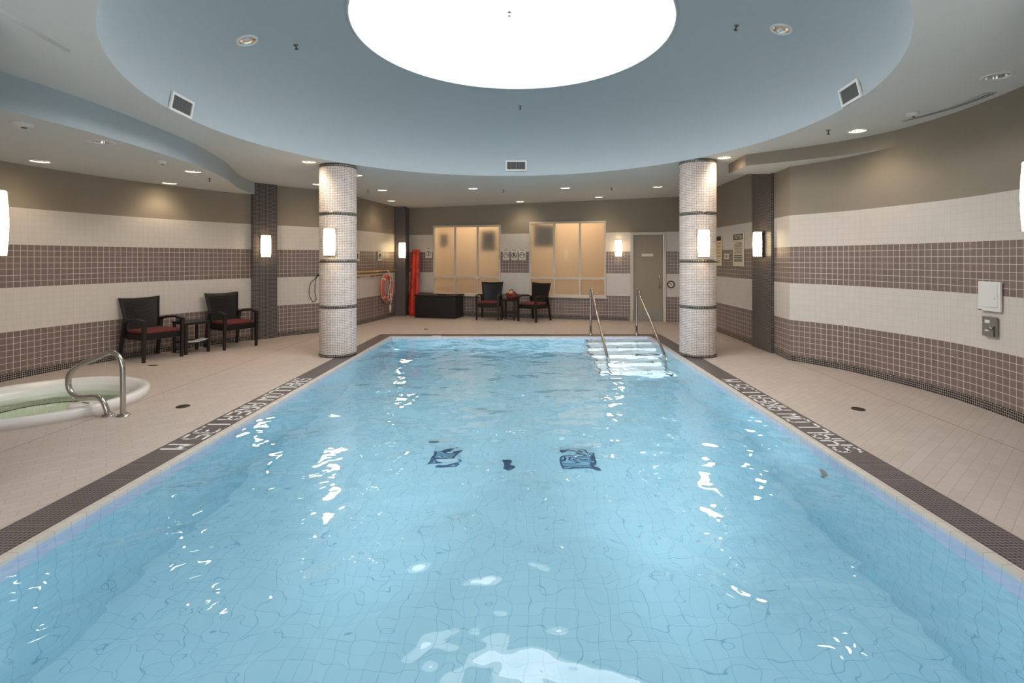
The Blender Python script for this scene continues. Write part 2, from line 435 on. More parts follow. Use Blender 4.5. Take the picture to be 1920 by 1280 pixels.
# ------------------------------------------------------------------ ceiling
DL = []      # downlights on the flat ceilings: (x, y, lit, label)
def dl(px, py, lit, label, Z=1.45, low=False):
    z = EYE+Z
    for _ in range(3):
        x, y = on_plane(px, py, z); z = 2.69 if low else zc(x, y)
    DL.append((x, y, z, lit, label))
dl(1869, 143, 0, 'unlit downlight near right edge of photo, above the curved right wall')
dl(1608, 245, 1, 'lit downlight below the right wall vent, above the curved right wall')
dl(1358, 295, 1, 'lit downlight beside the top of the right mosaic column')
dl(579, 303, 1, 'lit downlight just left of the left mosaic column top')
dl(668, 328, 1, 'lit downlight half hidden behind the left mosaic column top')
dl(596, 345, 1, 'small far downlight left of the left column, near left pilaster')
dl(717, 356, 1, 'lit downlight above the orange ring and brass poles')
dl(734, 376, 1, 'lit downlight nearest the far left corner pilaster')
dl(887, 353, 1, 'lit downlight above the left frosted window, farther from the wall')
dl(975, 378, 1, 'lit downlight close to back wall between the two frosted windows')
dl(1060, 352, 1, 'lit downlight in front of the right frosted window, left of its wall-side neighbour')
dl(1123, 369, 1, 'lit downlight close to back wall above the right frosted window')
dl(1233, 350, 1, 'lit downlight above the beige door')
dl(190, 266, 0, 'unlit downlight nearest the curved soffit over the hot tub', low=True)
dl(75, 302, 1, 'leftmost lit downlight over the hot tub alcove', low=True)
dl(362, 321, 1, 'lit downlight over the two armchairs on the left', low=True)
dl(318, 343, 1, 'lit downlight closest to the left wall above the armchairs', low=True)
for i, (x, y, z, l, lab) in enumerate(DL):   # keep every fitting clear of the walls
    if y > bwY(x)-0.42: y = bwY(x)-0.42; x = x
    if x < -6.024+0.1935*y+0.3 and y > 10.2: x = -6.024+0.1935*y+0.35
    d = math.hypot(x+0.14, y-5.4)
    if x < -2 and y < 10.2 and d > 6.05: x = -0.14+(x+0.14)*6.0/d; y = 5.4+(y-5.4)*6.0/d
    DL[i] = (x, y, 2.69 if z == 2.69 else zc(x, y), l, lab)
FAS = [tuple(p) for p in spline([(-5.3, -2.6), (-5.0, 0.5), (-4.6, 2.4), (-4.27, 3.6), (-4.12, 4.5), (-4.12, 5.4), (-4.22, 6.4), (-4.5, 7.5), (-4.88, 8.5), (-5.02, 9.24)], 8)]
alc = list(FAS) + [(-5.5, 9.9), (-7.2, 9.9), (-7.2, -2.6)]
main_outer = list(FAS) + [(-5.3, 9.45), (-5.6, 14.2), (4.5, 14.2), (4.9, 9), (4.9, -2.6)]
HR = 0.095
holes = [circ(CX, CY, R, 96)] + [circ(x, y, HR, 20) for x, y, z, l, b in DL if z != 2.69]
cm = sheet(main_outer, holes, lambda x, y: (x, y, zc(x, y)), flip=True)
struct(cm.build('ceiling', M['ceil']))
am = sheet(alc, [circ(x, y, HR, 20) for x, y, z, l, b in DL if z == 2.69], lambda x, y: (x, y, 2.69), flip=True)
struct(am.build('ceiling_alcove', M['ceil']))
m = MB()
for i in range(len(FAS)-1):
    (x0, y0), (x1, y1) = FAS[i], FAS[i+1]
    m.quad([(x0,y0,2.69),(x1,y1,2.69),(x1,y1,zc(x1,y1)),(x0,y0,zc(x0,y0))], None, True)
struct(m.build('trim_4', M['dome']))
# dome from the rim up to the skylight
SR, SZ = 1.685, 3.92
m = MB(); NR, NA = 20, 128
for i in range(NR+1):
    th = PI/2*i/NR
    for k in range(NA):
        a = 2*PI*k/NA; x = CX+R*math.cos(a); y = CY+R*math.sin(a); z0 = zc(x, y)
        rr = SR+(R-SR)*math.cos(th)
        m.v.append((CX+rr*math.cos(a), CY+rr*math.sin(a), z0+(SZ-z0)*math.sin(th)))
for i in range(NR):
    for k in range(NA):
        k2 = (k+1) % NA; m.face((i*NA+k, i*NA+k2, (i+1)*NA+k2, (i+1)*NA+k), None, True)
struct(m.build('ceiling_dome', M['dome']))
def dome_frame(az, h):
    """point and axes on the dome surface: az degrees, h = ellipse parameter"""
    a = math.radians(az); x = CX+R*math.cos(a); y = CY+R*math.sin(a); z0 = zc(x, y)
    rr = SR+(R-SR)*math.cos(h); p = Vector((CX+rr*math.cos(a), CY+rr*math.sin(a), z0+(SZ-z0)*math.sin(h)))
    dr, dz = -(R-SR)*math.sin(h), (SZ-z0)*math.cos(h)
    up = Vector((dr*math.cos(a), dr*math.sin(a), dz)).normalized()
    side = Vector((-math.sin(a), math.cos(a), 0)); nrm = side.cross(up)
    if nrm.dot(Vector((CX, CY, 1))-p) < 0: nrm = -nrm
    return p, side, up, nrm
# skylight: shaft, trim ring and glowing diffuser
m = MB(); m.lathe([(SR, SZ), (SR, SZ+0.45)], (CX, CY, 0), 96); sh = m.build('window_3', M['white']); struct(sh)
m = MB(); m.lathe([(0.001, SZ+0.44), (SR, SZ+0.44)], (CX, CY, 0), 96); g = m.build('glazing', M['sky'], sh)
m = MB(); m.lathe([(SR+0.0, SZ-0.002), (SR, SZ-0.012), (SR+0.03, SZ-0.012), (SR+0.03, SZ-0.002)], (CX, CY, 0), 96); m.build('trim_ring', M['dome'], sh)

# dropped bulkhead over the right pilaster
bp_ = [(3.2, 7.34)] + [(3.5, 7.12), (3.82, 6.88), (4.1, 6.63), (4.3, 6.38), (4.47, 6.08)]
poly = bp_ + [(4.7, 6.08), (4.7, 8.03), (3.23, 8.03)]
m = MB(); n = len(poly)
for i in range(n):
    (x0, y0), (x1, y1) = poly[i], poly[(i+1) % n]
    m.quad([(x0,y0,2.86),(x1,y1,2.86),(x1,y1,3.12),(x0,y0,3.12)])
m.quad([(x, y, 2.86) for x, y in poly])
o = m.build('trim_5', M['paint']); struct(o); o.data.materials.append(M['ceil']); o.data.polygons[-1].material_index = 1
# low ridge in the ceiling at upper left
m = MB(); a = Vector((-3.02, 2.6, 0)); pts = [(-3.05, 2.5), (-3.19, 3.05), (-3.30, 3.62)]
m.tube([(x-0.02, y, zc(x, y)+0.014) for x, y in [(-2.9, 1.9)]+pts], 0.026, 14); struct(m.build('trim_6', M['ceil']))

# ------------------------------------------------------------------ floor, pool
TUB = (-5.0, 5.15, 0.9)
BW_ = 0.26; CO = 0.06
px0, px1, py0, py1 = PX0-CO-BW_, PX1+CO+BW_, PY0-CO-BW_, PY1+CO+BW_
fl = sheet([(-7.2, -2.6), (4.9, -2.6), (4.9, 15.2), (-7.2, 15.2)], [[(px0, py0), (px1, py0), (px1, py1), (px0, py1)], circ(TUB[0], TUB[1], TUB[2]-0.05, 48)], lambda x, y: (x, y, 0))
struct(fl.build('floor', M['deck']))

pool = thing('swimming_pool', 'rectangular swimming pool of pale blue tile filled with water', 'pool', ((PX0+PX1)/2, (PY0+PY1)/2, 0))
pool_off = Vector(((PX0+PX1)/2, (PY0+PY1)/2, 0))
def pm(m):   # shift a mesh built in world coordinates into the pool's frame
    m.v = [(x-pool_off.x, y-pool_off.y, z) for x, y, z in m.v]; return m
def ringrect(a, b, z0, z1):
    """rectangular ring between rectangles a (inner) and b (outer)"""
    m = MB(); A = [(a[0],a[1]),(a[2],a[1]),(a[2],a[3]),(a[0],a[3])]; B = [(b[0],b[1]),(b[2],b[1]),(b[2],b[3]),(b[0],b[3])]
    for i in range(4):
        j = (i+1) % 4
        m.quad([B[i]+(z1,), B[j]+(z1,), A[j]+(z1,), A[i]+(z1,)])
        m.quad([A[i]+(z1,), A[j]+(z1,), A[j]+(z0,), A[i]+(z0,)])
        m.quad([B[j]+(z1,), B[i]+(z1,), B[i]+(z0,), B[j]+(z0,)])
    return m
cop = pm(ringrect((PX0, PY0, PX1, PY1), (PX0-CO, PY0-CO, PX1+CO, PY1+CO), -0.03, 0.004)).build('coping', M['coping'], pool, bevel=0.004)
bor = pm(ringrect((PX0-CO, PY0-CO, PX1+CO, PY1+CO), (px0, py0, px1, py1), -0.04, 0.002)).build('mosaic_border', M['bordermos'], pool)
tag(bor, 'charcoal mosaic border around the pool')
ZF = -1.38
m = MB()
def wq(p0, p1):
    L = math.hypot(p1[0]-p0[0], p1[1]-p0[1]); n = 1
    m.quad([p0+(ZF,), p1+(ZF,), p1+(-0.20,), p0+(-0.20,)], [(0, ZF), (L, ZF), (L, -0.20), (0, -0.20)])
wq((PX0, PY0), (PX0, PY1)); wq((PX0, PY1), (PX1, PY1)); wq((PX1, PY1), (PX1, PY0)); wq((PX1, PY0), (PX0, PY0))
m.quad([(PX0,PY0,ZF),(PX1,PY0,ZF),(PX1,PY1,ZF),(PX0,PY1,ZF)], [(PX0,PY0),(PX1,PY0),(PX1,PY1),(PX0,PY1)])
pm(m).build('basin', M['basin'], pool)
wl = pm(ringrect((PX0, PY0, PX1, PY1), (PX0-0.02, PY0-0.02, PX1+0.02, PY1+0.02), -0.20, -0.03)).build('waterline_band', M['linetile'], pool)
tag(wl, 'pale tile band at the waterline, lilac from painted wall reflection')
# entry steps
sx0, sx1 = 1.12, PX1-0.005
m = MB(); ml = MB()
for i in range(5):
    zt = -0.22-0.235*i; y1 = PY1-0.005; y0 = PY1-0.34*(i+1)
    m.box(((sx0+sx1)/2, (y0+y1)/2, (zt+ZF)/2+0.001*i), (sx1-sx0-0.004*i, y1-y0, zt-ZF))
    ml.box(((sx0+sx1)/2, y0+0.02, zt+0.002), (sx1-sx0-0.02, 0.035, 0.006))
    ml.box((sx0+0.02, y0+0.17, zt+0.002), (0.035, 0.33, 0.006))
st = pm(m).build('entry_steps', M['stepmat'], pool); pm(ml).build('nosing', M['stepline'], st)
# floor drains in the pool
for x, y, s in ((-0.86, 5.15, 0.30), (0.54, 5.10, 0.30)):
    m = MB(); m.box((x, y, ZF+0.012), (s, s, 0.02))
    d_ = pm(m).build('drain_cover', M['poolgrate'], pool)
    m = MB()
    for k in range(6): m.box((x, y-s/2+0.04+k*(s-0.08)/5, ZF+0.025), (s-0.07, 0.018, 0.006))
    pm(m).build('drain_grate', M['basin'], d_)
m = MB(); m.lathe([(0.001, 0.03), (0.06, 0.02), (0.075, 0.0)], (-0.19, 5.0, ZF), 20); pm(m).build('floor_inlet', M['poolgrate'], pool)
m = MB(); m.lathe([(0.001, 0.02), (0.045, 0.015), (0.055, 0.0)], (0, 0, 0), 20)
m.v = [(PX1-0.004-z, 3.9+x, -0.45+y) for x, y, z in m.v]; pm(m).build('wall_inlet', M['grey_unit'], pool)
m = MB(); m.box((-1.75, PY1+0.05, 0.006), (0.17, 0.085, 0.006)); pm(m).build('skimmer_lid', M['white'], pool)
# water surface
NXW, NYW = 150, 260; m = MB()
def wave(x, y):
    return 0.0022*(math.sin(2.3*x+1.1*y)+math.sin(1.7*y-0.9*x+1.0)+0.6*math.sin(4.7*x-3.1*y+2.0)+0.5*math.sin(5.9*y+2.2*x))
for j in range(NYW+1):
    for i in range(NXW+1):
        x = PX0+(PX1-PX0)*i/NXW; y = PY0+(PY1-PY0)*j/NYW; m.v.append((x, y, WZ+wave(x, y)))
for j in range(NYW):
    for i in range(NXW):
        a = j*(NXW+1)+i; m.face((a, a+1, a+NXW+2, a+NXW+1), None, True)
pm(m).build('water', M['water'], pool)

# lettering on the border, read from the deck
GL = {'S': [(1,.9,.8,1),(.8,1,.2,1),(.2,1,0,.85),(0,.85,0,.62),(0,.62,.15,.52),(.15,.52,.85,.48),(.85,.48,1,.38),(1,.38,1,.15),(1,.15,.8,0),(.8,0,.2,0),(.2,0,0,.12)],
 'H': [(0,0,0,1),(1,0,1,1),(0,.5,1,.5)], 'A': [(0,0,0,.75),(0,.75,.25,1),(.25,1,.75,1),(.75,1,1,.75),(1,.75,1,0),(0,.45,1,.45)],
 'L': [(0,1,0,0),(0,0,.95,0)], 'O': [(0,.15,0,.85),(0,.85,.2,1),(.2,1,.8,1),(.8,1,1,.85),(1,.85,1,.15),(1,.15,.8,0),(.8,0,.2,0),(.2,0,0,.15)],
 'W': [(0,1,0,0),(0,0,.5,.45),(.5,.45,1,0),(1,0,1,1)], 'M': [(0,0,0,1),(0,1,.5,.5),(.5,.5,1,1),(1,1,1,0)],
 'R': [(0,0,0,1),(0,1,.8,1),(.8,1,1,.85),(1,.85,1,.6),(1,.6,.8,.48),(.8,.48,0,.48),(.4,.48,1,0)],
 'E': [(0,0,0,1),(0,1,1,1),(0,.5,.8,.5),(0,0,1,0)], '1': [(.5,0,.5,1)],
 '3': [(0,.95,.2,1),(.2,1,.8,1),(.8,1,1,.85),(1,.85,1,.62),(1,.62,.75,.5),(.3,.5,.75,.5),(.75,.5,1,.38),(1,.38,1,.15),(1,.15,.8,0),(.8,0,.2,0),(.2,0,0,.08)],
 '5': [(1,1,0,1),(0,1,0,.55),(0,.55,.8,.55),(.8,.55,1,.42),(1,.42,1,.15),(1,.15,.8,0),(.8,0,0,0)], '.': [(.4,0,.6,0)],
 'C': [(1,.85,.8,1),(.8,1,.2,1),(.2,1,0,.85),(0,.85,0,.15),(0,.15,.2,0),(.2,0,.8,0),(.8,0,1,.15)],
 'U': [(0,1,0,.15),(0,.15,.2,0),(.2,0,.8,0),(.8,0,1,.15),(1,.15,1,1)], 'T': [(0,1,1,1),(.5,1,.5,0)], 'I': [(.5,0,.5,1)], 'N': [(0,0,0,1),(0,1,1,0),(1,0,1,1)]}
def text_mesh(txt, x0, total, h, th, z=0.0, zt=0.003, space=0.55, words=False):
    """strokes in the local xy plane, reading along +x from x0, up = +y"""
    m = MB(); wts = [(space if c == ' ' else (0.5 if c in '1.I' else 1)) for c in txt]
    unit = total/sum(wts); x = x0; out = [m]
    for c, wt in zip(txt, wts):
        if c != ' ':
            cw = unit*wt*0.68; ox = x+unit*wt*0.16
            for a, b_, c2, d in GL[c]:
                A = Vector((ox+a*cw, b_*h, z)); B = Vector((ox+c2*cw, d*h, z)); dv = B-A; L = dv.length
                ang = math.atan2(dv.y, dv.x); mid = (A+B)/2
                m.box((mid.x, mid.y, z), (L+th*0.8, th, zt), Matrix.Rotation(ang, 3, 'Z'))
        elif words and c == ' ': m = MB(); out.append(m)
        x += unit*wt
    return out if words else m
tms = text_mesh('SHALLOW AREA 1.35 M', 0, 2.37, 0.185, 0.021, words=True)
def put_text(x, y, rz, side):
    for tm, wd in zip(tms, ('SHALLOW', 'AREA', '1.35', 'M')):
        m = MB(); Rm = Matrix.Rotation(rz, 3, 'Z')
        m.v = [tuple(Rm @ Vector(v)+Vector((x, y, 0.004))-pool_off) for v in tm.v]; m.f = tm.f; m.uv = tm.uv; m.sm = tm.sm
        tag(m.build('lettering', M['letter'], bor), 'white letters %s on the %s border' % (wd, side))
put_text(PX0-CO-BW_+0.04, 6.29, -PI/2, 'left')
put_text(PX1+CO+BW_-0.04, 3.86, PI/2, 'right')

# pool handrails
def handrail(x, lab, first=None):
    if first: return dup(first, (x, 9.92, 0), 0, lab, 'pool entry handrails')
    t = thing('pool_handrail', lab, 'handrail', (x, 9.92, 0), 0, 'pool entry handrails')
    path = [(0, 0, 0.0), (0, 0, 0.3), (0, 0, 0.6)] + [tuple(p) for p in spline([(0,0,0.78),(0,-0.02,0.86),(0,-0.08,0.905),(0,-0.17,0.90),(0,-0.26,0.85),(0,-0.34,0.775)], 6)] + [(0, -1.1, 0.42), (0, -1.86, 0.06), (0, -2.02, -0.02), (0, -2.12, -0.10), (0, -2.14, -0.4), (0, -2.14, -1.20)]
    m = MB(); m.tube(path, 0.021, 12); m.build('tube', M['chrome'], t)
    m = MB(); m.lathe([(0.001, 0.02), (0.045, 0.018), (0.05, 0.003)], (0, 0, 0), 24); m.build('escutcheon', M['chrome'], t)
    return t
hr1 = handrail(1.26, 'left bent steel handrail at the pool entry steps')
handrail(2.17, 'right bent steel handrail at the pool entry steps, in front of door', hr1)

# ------------------------------------------------------------------ hot tub
tub = thing('hot_tub', 'round white hot tub with green-tinted water sunk in the deck', 'hot tub', (TUB[0], TUB[1], 0))
rt = TUB[2]
m = MB(); m.lathe([(rt-0.05, -0.3), (rt-0.02, -0.01), (rt, 0.0), (rt+0.005, 0.07), (rt-0.01, 0.088), (rt-0.04, 0.094), (rt-0.10, 0.085), (rt-0.115, 0.06), (rt-0.15, 0.05), (rt-0.17, 0.02), (rt-0.18, -0.12)], (0, 0, 0), 72)
m.build('rim', M['spa'], tub)
m = MB(); m.lathe([(rt-0.18, -0.12), (rt-0.20, -0.30), (rt-0.24, -0.36), (rt-0.42, -0.38), (rt-0.44, -0.42), (rt-0.45, -0.72), (rt-0.5, -0.78), (0.001, -0.78)], (0, 0, 0), 72)
tb = m.build('inner_shell', M['spaseat'], tub); tag(tb, 'pale green seat and well of the hot tub')
m = MB(); m.lathe([(rt-0.415, -0.375), (rt-0.43, -0.37), (rt-0.445, -0.385)], (0, 0, 0), 72); m.build('seat_edge', M['black'], tb)
m = MB(); m.lathe([(rt-0.165, -0.015), (0.001, -0.015)], (0, 0, 0), 72); m.build('water', M['spawater'], tub)
m = MB(); m.lathe([(0.001, 0.035), (0.10, 0.032), (0.13, 0.015), (0.14, -0.03)], (0, 0, 0), 32)
m.v = [(x*1.5, y, z) for x, y, z in m.v]
pd = m.build('headrest_shelf', M['spa'], tub, loc=(0.52, -0.06, 0.0), rotz=math.radians(-20))
m = MB(); m.box((0, 0, 0.04), (0.10, 0.014, 0.006)); m.build('slot', M['greyvent'], pd)
m = MB(); m.lathe([(0.001, 0.03), (0.10, 0.028), (0.13, 0.01), (0.14, -0.03)], (0, 0, 0), 32)
m.v = [(x*2.2, y, z) for x, y, z in m.v]
m.build('headrest_shelf', M['spa'], tub, loc=(-0.10, -0.585, 0.0), rotz=math.radians(8))

rail = thing('spa_handrail', 'looped steel grab rail standing beside the hot tub', 'handrail', (-3.88, 4.80, 0))
def rp(px, py):
    d = 4.80; return ((px-VX)*d/F+3.88, 0.0, EYE+(VY-py)*d/F)
P = [rp(230.5, 779), rp(230.5, 740), rp(230, 700), rp(229, 684), rp(223, 669), rp(212, 661), rp(203, 661.5), rp(188, 668), rp(160, 680), rp(141, 690), rp(131, 701), rp(128, 716), rp(130, 729), rp(138, 740), rp(150, 744), rp(165, 743.5), rp(178, 743), rp(188, 747), rp(195, 756), rp(200, 769), rp(201.5, 779)]
P = [Vector(p) for p in P]; P[0].z = 0; P[-1].z = 0
for i in range(4, 17): P[i].y = 0.0
P = spline(P, 5)
m = MB(); m.tube(P, 0.0235, 14); m.build('tube', M['chrome'], rail)
for i in (0, -1):
    m = MB(); m.lathe([(0.001, 0.022), (0.045, 0.02), (0.058, 0.002)], (P[i].x, P[i].y, 0), 24); m.build('escutcheon', M['chrome'], rail)

# ------------------------------------------------------------------ columns
def column(x, y, lab, first=None):
    h = zc(x, y)
    if first:
        q = dup(first, (x, y, 0), 0, lab, 'mosaic columns around the pool'); q.scale.z = (h-0.004)/(first['h']-0.004); return q
    t = thing('mosaic_column', lab, 'column', (x, y, 0), 0, 'mosaic columns around the pool'); r = 0.275; t['h'] = h
    m = MB(); m.lathe([(r, 0.0), (r, h-0.004), (0.001, h-0.004)], (0, 0, 0), 64, uvr=r); m.build('shaft', M['colmos'], t)
    for z0, z1, nm in ((0.74, 0.79, 'dark_band'), (1.44, 1.49, 'dark_band'), (2.165, 2.215, 'dark_band'), (0.0, 0.05, 'base_band'), (h-0.045, h-0.004, 'top_band')):
        rr = r+0.002 if nm != 'base_band' else r+0.006
        m = MB(); m.lathe([(r, z0), (rr, z0), (rr, z1), (r, z1)], (0, 0, 0), 64, uvr=rr); m.build(nm, M['basemos'], t)
    return t
c0 = column(-2.956, 7.85, 'left round mosaic column at the pool edge with dark bands')
c1 = column(2.664, 7.82, 'right round mosaic column at the pool edge with dark bands')
del_group = [o for o in (c0, c1)]
column(3.29, 2.88, 'round mosaic column just outside the right edge of the photo', c1)
column(-3.68, 3.10, 'round mosaic column just outside the left edge of the photo', c0)

# ------------------------------------------------------------------ sconces
def sconce(loc, rz, lab, first=None):
    if first: return dup(first, loc, rz, lab)
    t = thing('wall_sconce', lab, 'lamp', loc, rz, 'lit wall sconces'); H = 0.20
    m = MB(); m.box((0, 0.012, 0), (0.17, 0.03, 2*H+0.02)); m.build('back_plate', M['darkmetal'], t, bevel=0.004)
    m = MB(); prof = []; n = 14
    rows = [(-H, 0.92), (-H*0.5, 0.99), (0, 1.02), (H*0.5, 0.99), (H, 0.92)]
    for z, k in rows:
        for i in range(n+1):
            a = PI*i/n; m.v.append((-math.cos(a)*0.088*k, -0.005-math.sin(a)*0.105*k, z))
    for j in range(len(rows)-1):
        for i in range(n):
            b = j*(n+1)+i; m.face((b, b+1, b+n+2, b+n+1), None, True)
    m.face([i for i in range(n+1)][::-1]); b = (len(rows)-1)*(n+1); m.face([b+i for i in range(n+1)])
    m.build('shade', M['shade'], t)
    for z in (-0.195, -0.117, -0.04, 0.04, 0.117, 0.195):
        m = MB(); m.tube([(-math.cos(PI*i/10)*0.092, -0.005-math.sin(PI*i/10)*0.109, z) for i in range(11)], 0.0016, 5)
        m.box((-0.099, -0.003, z), (0.022, 0.008, 0.006)); m.box((0.099, -0.003, z), (0.022, 0.008, 0.006))
        m.build('clip', M['chrome'], t)
    return t
a = math.radians(140); pl = polar(6.215, 140)
sc = sconce((pl[0]+0.02, pl[1]-0.035, 1.735), math.radians(-40+90)+0, 'lit sconce on dark left pilaster behind the armchairs')
sc.rotation_euler = (0, 0, math.atan2(0.766, 0.643)) 
def col_sconce(cx, cy, ang, z, lab, dr=0.315):
    a = math.radians(ang); return sconce((cx+dr*math.cos(a), cy+dr*math.sin(a), z), a+PI/2, lab, sc)
col_sconce(-2.956, 7.85, -91, 1.75, 'lit sconce on the left mosaic column')
col_sconce(2.664, 7.82, -94, 1.73, 'lit sconce on the right mosaic column')
col_sconce(3.29, 2.88, 183, 1.86, 'lit sconce cut off by the right edge of the photo', 0.335)
col_sconce(-3.68, 3.10, -4, 1.72, 'large lit sconce cut off by the left edge of the photo', 0.362)
sconce((-3.255, 13.10, 1.72), 0, 'lit sconce on the far left corner pilaster beside the red board', sc)
sconce((3.845, 8.28, 1.74), -PI/2, 'lit sconce on dark right pilaster beside the caution notices', sc)
s_, Y_ = bray(1160); p = bpt(s_, 0.03); sconce((p[0], p[1], bz(1160, 465)), BROT, 'lit sconce on back wall between right window and door', sc)

# ------------------------------------------------------------------ downlights
def dlight(x, y, z, lit, lab, firsts={}):
    k = bool(lit)
    if k in firsts: t = dup(firsts[k], (x, y, z), 0, lab)
    else:
        t = thing('recessed_downlight', lab, 'ceiling light', (x, y, z), 0, 'lit ceiling downlights' if lit else 'unlit ceiling downlights')
        m = MB(); m.lathe([(0.088, 0.004), (0.092, -0.008), (0.112, -0.007), (0.118, 0.002)], (0, 0, 0), 28); m.build('trim_ring', M['white'], t)
        m = MB(); m.lathe([(0.09, 0.0), (0.082, 0.05), (0.065, 0.10), (0.001, 0.101)], (0, 0, 0), 28); m.build('reflector', M['can'], t)
        m = MB(); m.lathe([(0.001, 0.018), (0.05, 0.020), (0.074, 0.045)], (0, 0, 0), 24); m.build('bulb', M['lampdisc'] if lit else M['lampoff'], t)
        firsts[k] = t
    if lit:
        lamp('downlight_beam', 'SPOT', (x, y, z-0.012), SPOT_W, (1.0, 0.80, 0.58), (0, 0, 0), spot_size=math.radians(125), spot_blend=0.7, shadow_soft_size=0.06)
    return t
for a_ in DL: dlight(*a_)
def basis(side, up, nrm): return Matrix((side, nrm.cross(side), nrm)).transposed().to_euler()
# the two unlit downlights, the sprinklers and the vents on the dome
def dome_hit(px, py):
    """where the sight line through a pixel meets the dome"""
    best = None
    for ai in range(0, 360, 1):
        for hi in range(0, 90, 1):
            p, s1, u1, n1 = dome_frame(ai, math.radians(hi))
            if p.y < 0.3: continue
            qx = VX+p.x/p.y*F; qy = VY-(p.z-EYE)/p.y*F; e = (qx-px)**2+(qy-py)**2
            if n1.dot(Vector((0, 0, EYE))-p) < 0: continue
            if best is None or e < best[0]: best = (e, ai, hi)
    e, ai, hi = best
    for k in range(3):
        st = 0.5**(k+1)
        for da in (-1, 0, 1):
            for dh in (-1, 0, 1):
                p, s1, u1, n1 = dome_frame(ai+da*st, math.radians(hi+dh*st))
                qx = VX+p.x/p.y*F; qy = VY-(p.z-EYE)/p.y*F; ee = (qx-px)**2+(qy-py)**2
                if ee < e: e = ee; bb = (ai+da*st, hi+dh*st)
        if 'bb' in dir(): ai, hi = bb
    return dome_frame(ai, math.radians(hi))
for px_, py_, lab in ((463, 75, 'unlit downlight in the left of the blue dome'), (1465, 54, 'unlit downlight in the right of the blue dome')):
    p, s1, u1, n1 = dome_hit(px_, py_)
    t = thing('recessed_downlight', lab, 'ceiling light', p, 0, 'unlit ceiling downlights', rot=basis(s1, u1, n1))
    m = MB(); m.lathe([(0.078, 0.004), (0.084, 0.014), (0.104, 0.012), (0.11, -0.004)], (0, 0, 0), 28); m.build('trim_ring', M['white'], t)
    m = MB(); m.lathe([(0.08, 0.008), (0.072, 0.004), (0.04, 0.003), (0.001, 0.003)], (0, 0, 0), 28); m.build('reflector', M['can'], t)
    m = MB(); m.lathe([(0.001, 0.012), (0.025, 0.010), (0.034, 0.004)], (0.02, 0, 0), 20); m.build('bulb', M['lampoff'], t)

def sprinkler(loc, lab, rot=None, drop=1.0, first={}):
    if 0 in first: return dup(first[0], loc, 0, lab, 'small ceiling sprinkler heads', rot=rot)
    t = thing('sprinkler_head', lab, 'sprinkler', loc, 0, 'small ceiling sprinkler heads', rot=rot)
    m = MB(); m.lathe([(0.026, -0.001), (0.024, 0.006), (0.001, 0.008)], (0, 0, 0), 16); m.build('cup', M['greyvent'], t)
    m = MB(); m.tube([(0, 0, 0.005), (0, 0, 0.05)], 0.006, 8); m.lathe([(0.001, 0.052), (0.018, 0.05), (0.019, 0.046)], (0, 0, 0), 12); m.build('deflector', M['darkmetal'], t)
    first[0] = t; return t
DOWN = (PI, 0, 0)
def flat_hit(px, py, low=False):
    z = 2.95
    for _ in range(3):
        x, y = on_plane(px, py, z); z = 2.69 if low else zc(x, y)
    return x, y, z
for px_, py_, lab, low in ((1553, 244, 'sprinkler head left of the lit downlight near the right wall', 0), (944, 356, 'dark sprinkler head on flat ceiling below the centre vent', 0),
                      (690, 357, 'sprinkler head right of the left column, above the poles', 0), (393, 334, 'sprinkler head in the alcove ceiling near the left pilaster', 1), (1147, 352, 'sprinkler head on ceiling above the back wall sconce', 0)):
    sprinkler(flat_hit(px_, py_, low), lab, DOWN)
for px_, py_, lab in ((554, 84, 'sprinkler head in the dome beside its left downlight'), (1381, 48, 'sprinkler head in the dome beside its right downlight'), (975, 199, 'tiny sprinkler head just below the skylight opening')):
    p, s1, u1, n1 = dome_hit(px_, py_); sprinkler(p, lab, basis(s1, u1, n1))
Zs = SZ+0.40; Ys = F*(Zs-EYE-0.05)/(VY-37)
sk = sprinkler(((955-VX)*Ys/F, Ys, SZ+0.44), 'brass sprinkler head hanging in the middle of the skylight', DOWN)

def detector(px, py, lab, low, r=0.06):
    x, y, z = flat_hit(px, py, low)
    t = thing('smoke_detector', lab, 'smoke detector', (x, y, z), 0, 'white smoke detectors')
    m = MB(); m.lathe([(r, 0.0), (r, -0.018), (r*0.75, -0.032), (r*0.45, -0.036), (0.001, -0.036)], (0, 0, 0), 28); m.build('housing', M['white'], t)
    m = MB(); m.lathe([(r*0.3, -0.034), (r*0.25, -0.045), (0.001, -0.046)], (r*0.2, 0, 0), 16); m.build('sensor', M['greyvent'], t)
detector(42, 231, 'white round smoke detector over the hot tub at far left', True, 0.075)
detector(303, 302, 'small white smoke detector over the left armchair', True, 0.05)
detector(1711, 212, 'white round smoke detector beside the long ceiling slot at right', False, 0.06)

def vent(px, py, lab):
    p, s1, u1, n1 = dome_hit(px, py)
    t = thing('air_vent', lab, 'vent', p+n1*0.016, 0, 'white framed air vents in the dome', rot=basis(s1, u1, n1))
    w_, h_ = 0.37, 0.185
    m = MB()
    for c_, d_ in (((0, h_/2-0.013, 0.006), (w_, 0.026, 0.018)), ((0, -h_/2+0.013, 0.006), (w_, 0.026, 0.018)), ((w_/2-0.013, 0, 0.006), (0.026, h_-0.052, 0.018)), ((-w_/2+0.013, 0, 0.006), (0.026, h_-0.052, 0.018))): m.box(c_, d_)
    m.build('frame', M['white'], t)
    m = MB(); m.box((0, 0, -0.004), (w_-0.05, h_-0.05, 0.006)); m.build('duct_back', M['black'], t)
    m = MB()
    for k in range(22): m.box((-w_/2+0.035+k*(w_-0.07)/21, 0, 0.003), (0.006, h_-0.052, 0.010))
    m.box((0, 0, 0.005), (0.008, h_-0.052, 0.012)); m.build('louvres', M['greyvent'], t)
vent(968, 310, 'white framed air vent in the middle of the dome rim')
vent(337, 197, 'white framed air vent on the left side of the dome')
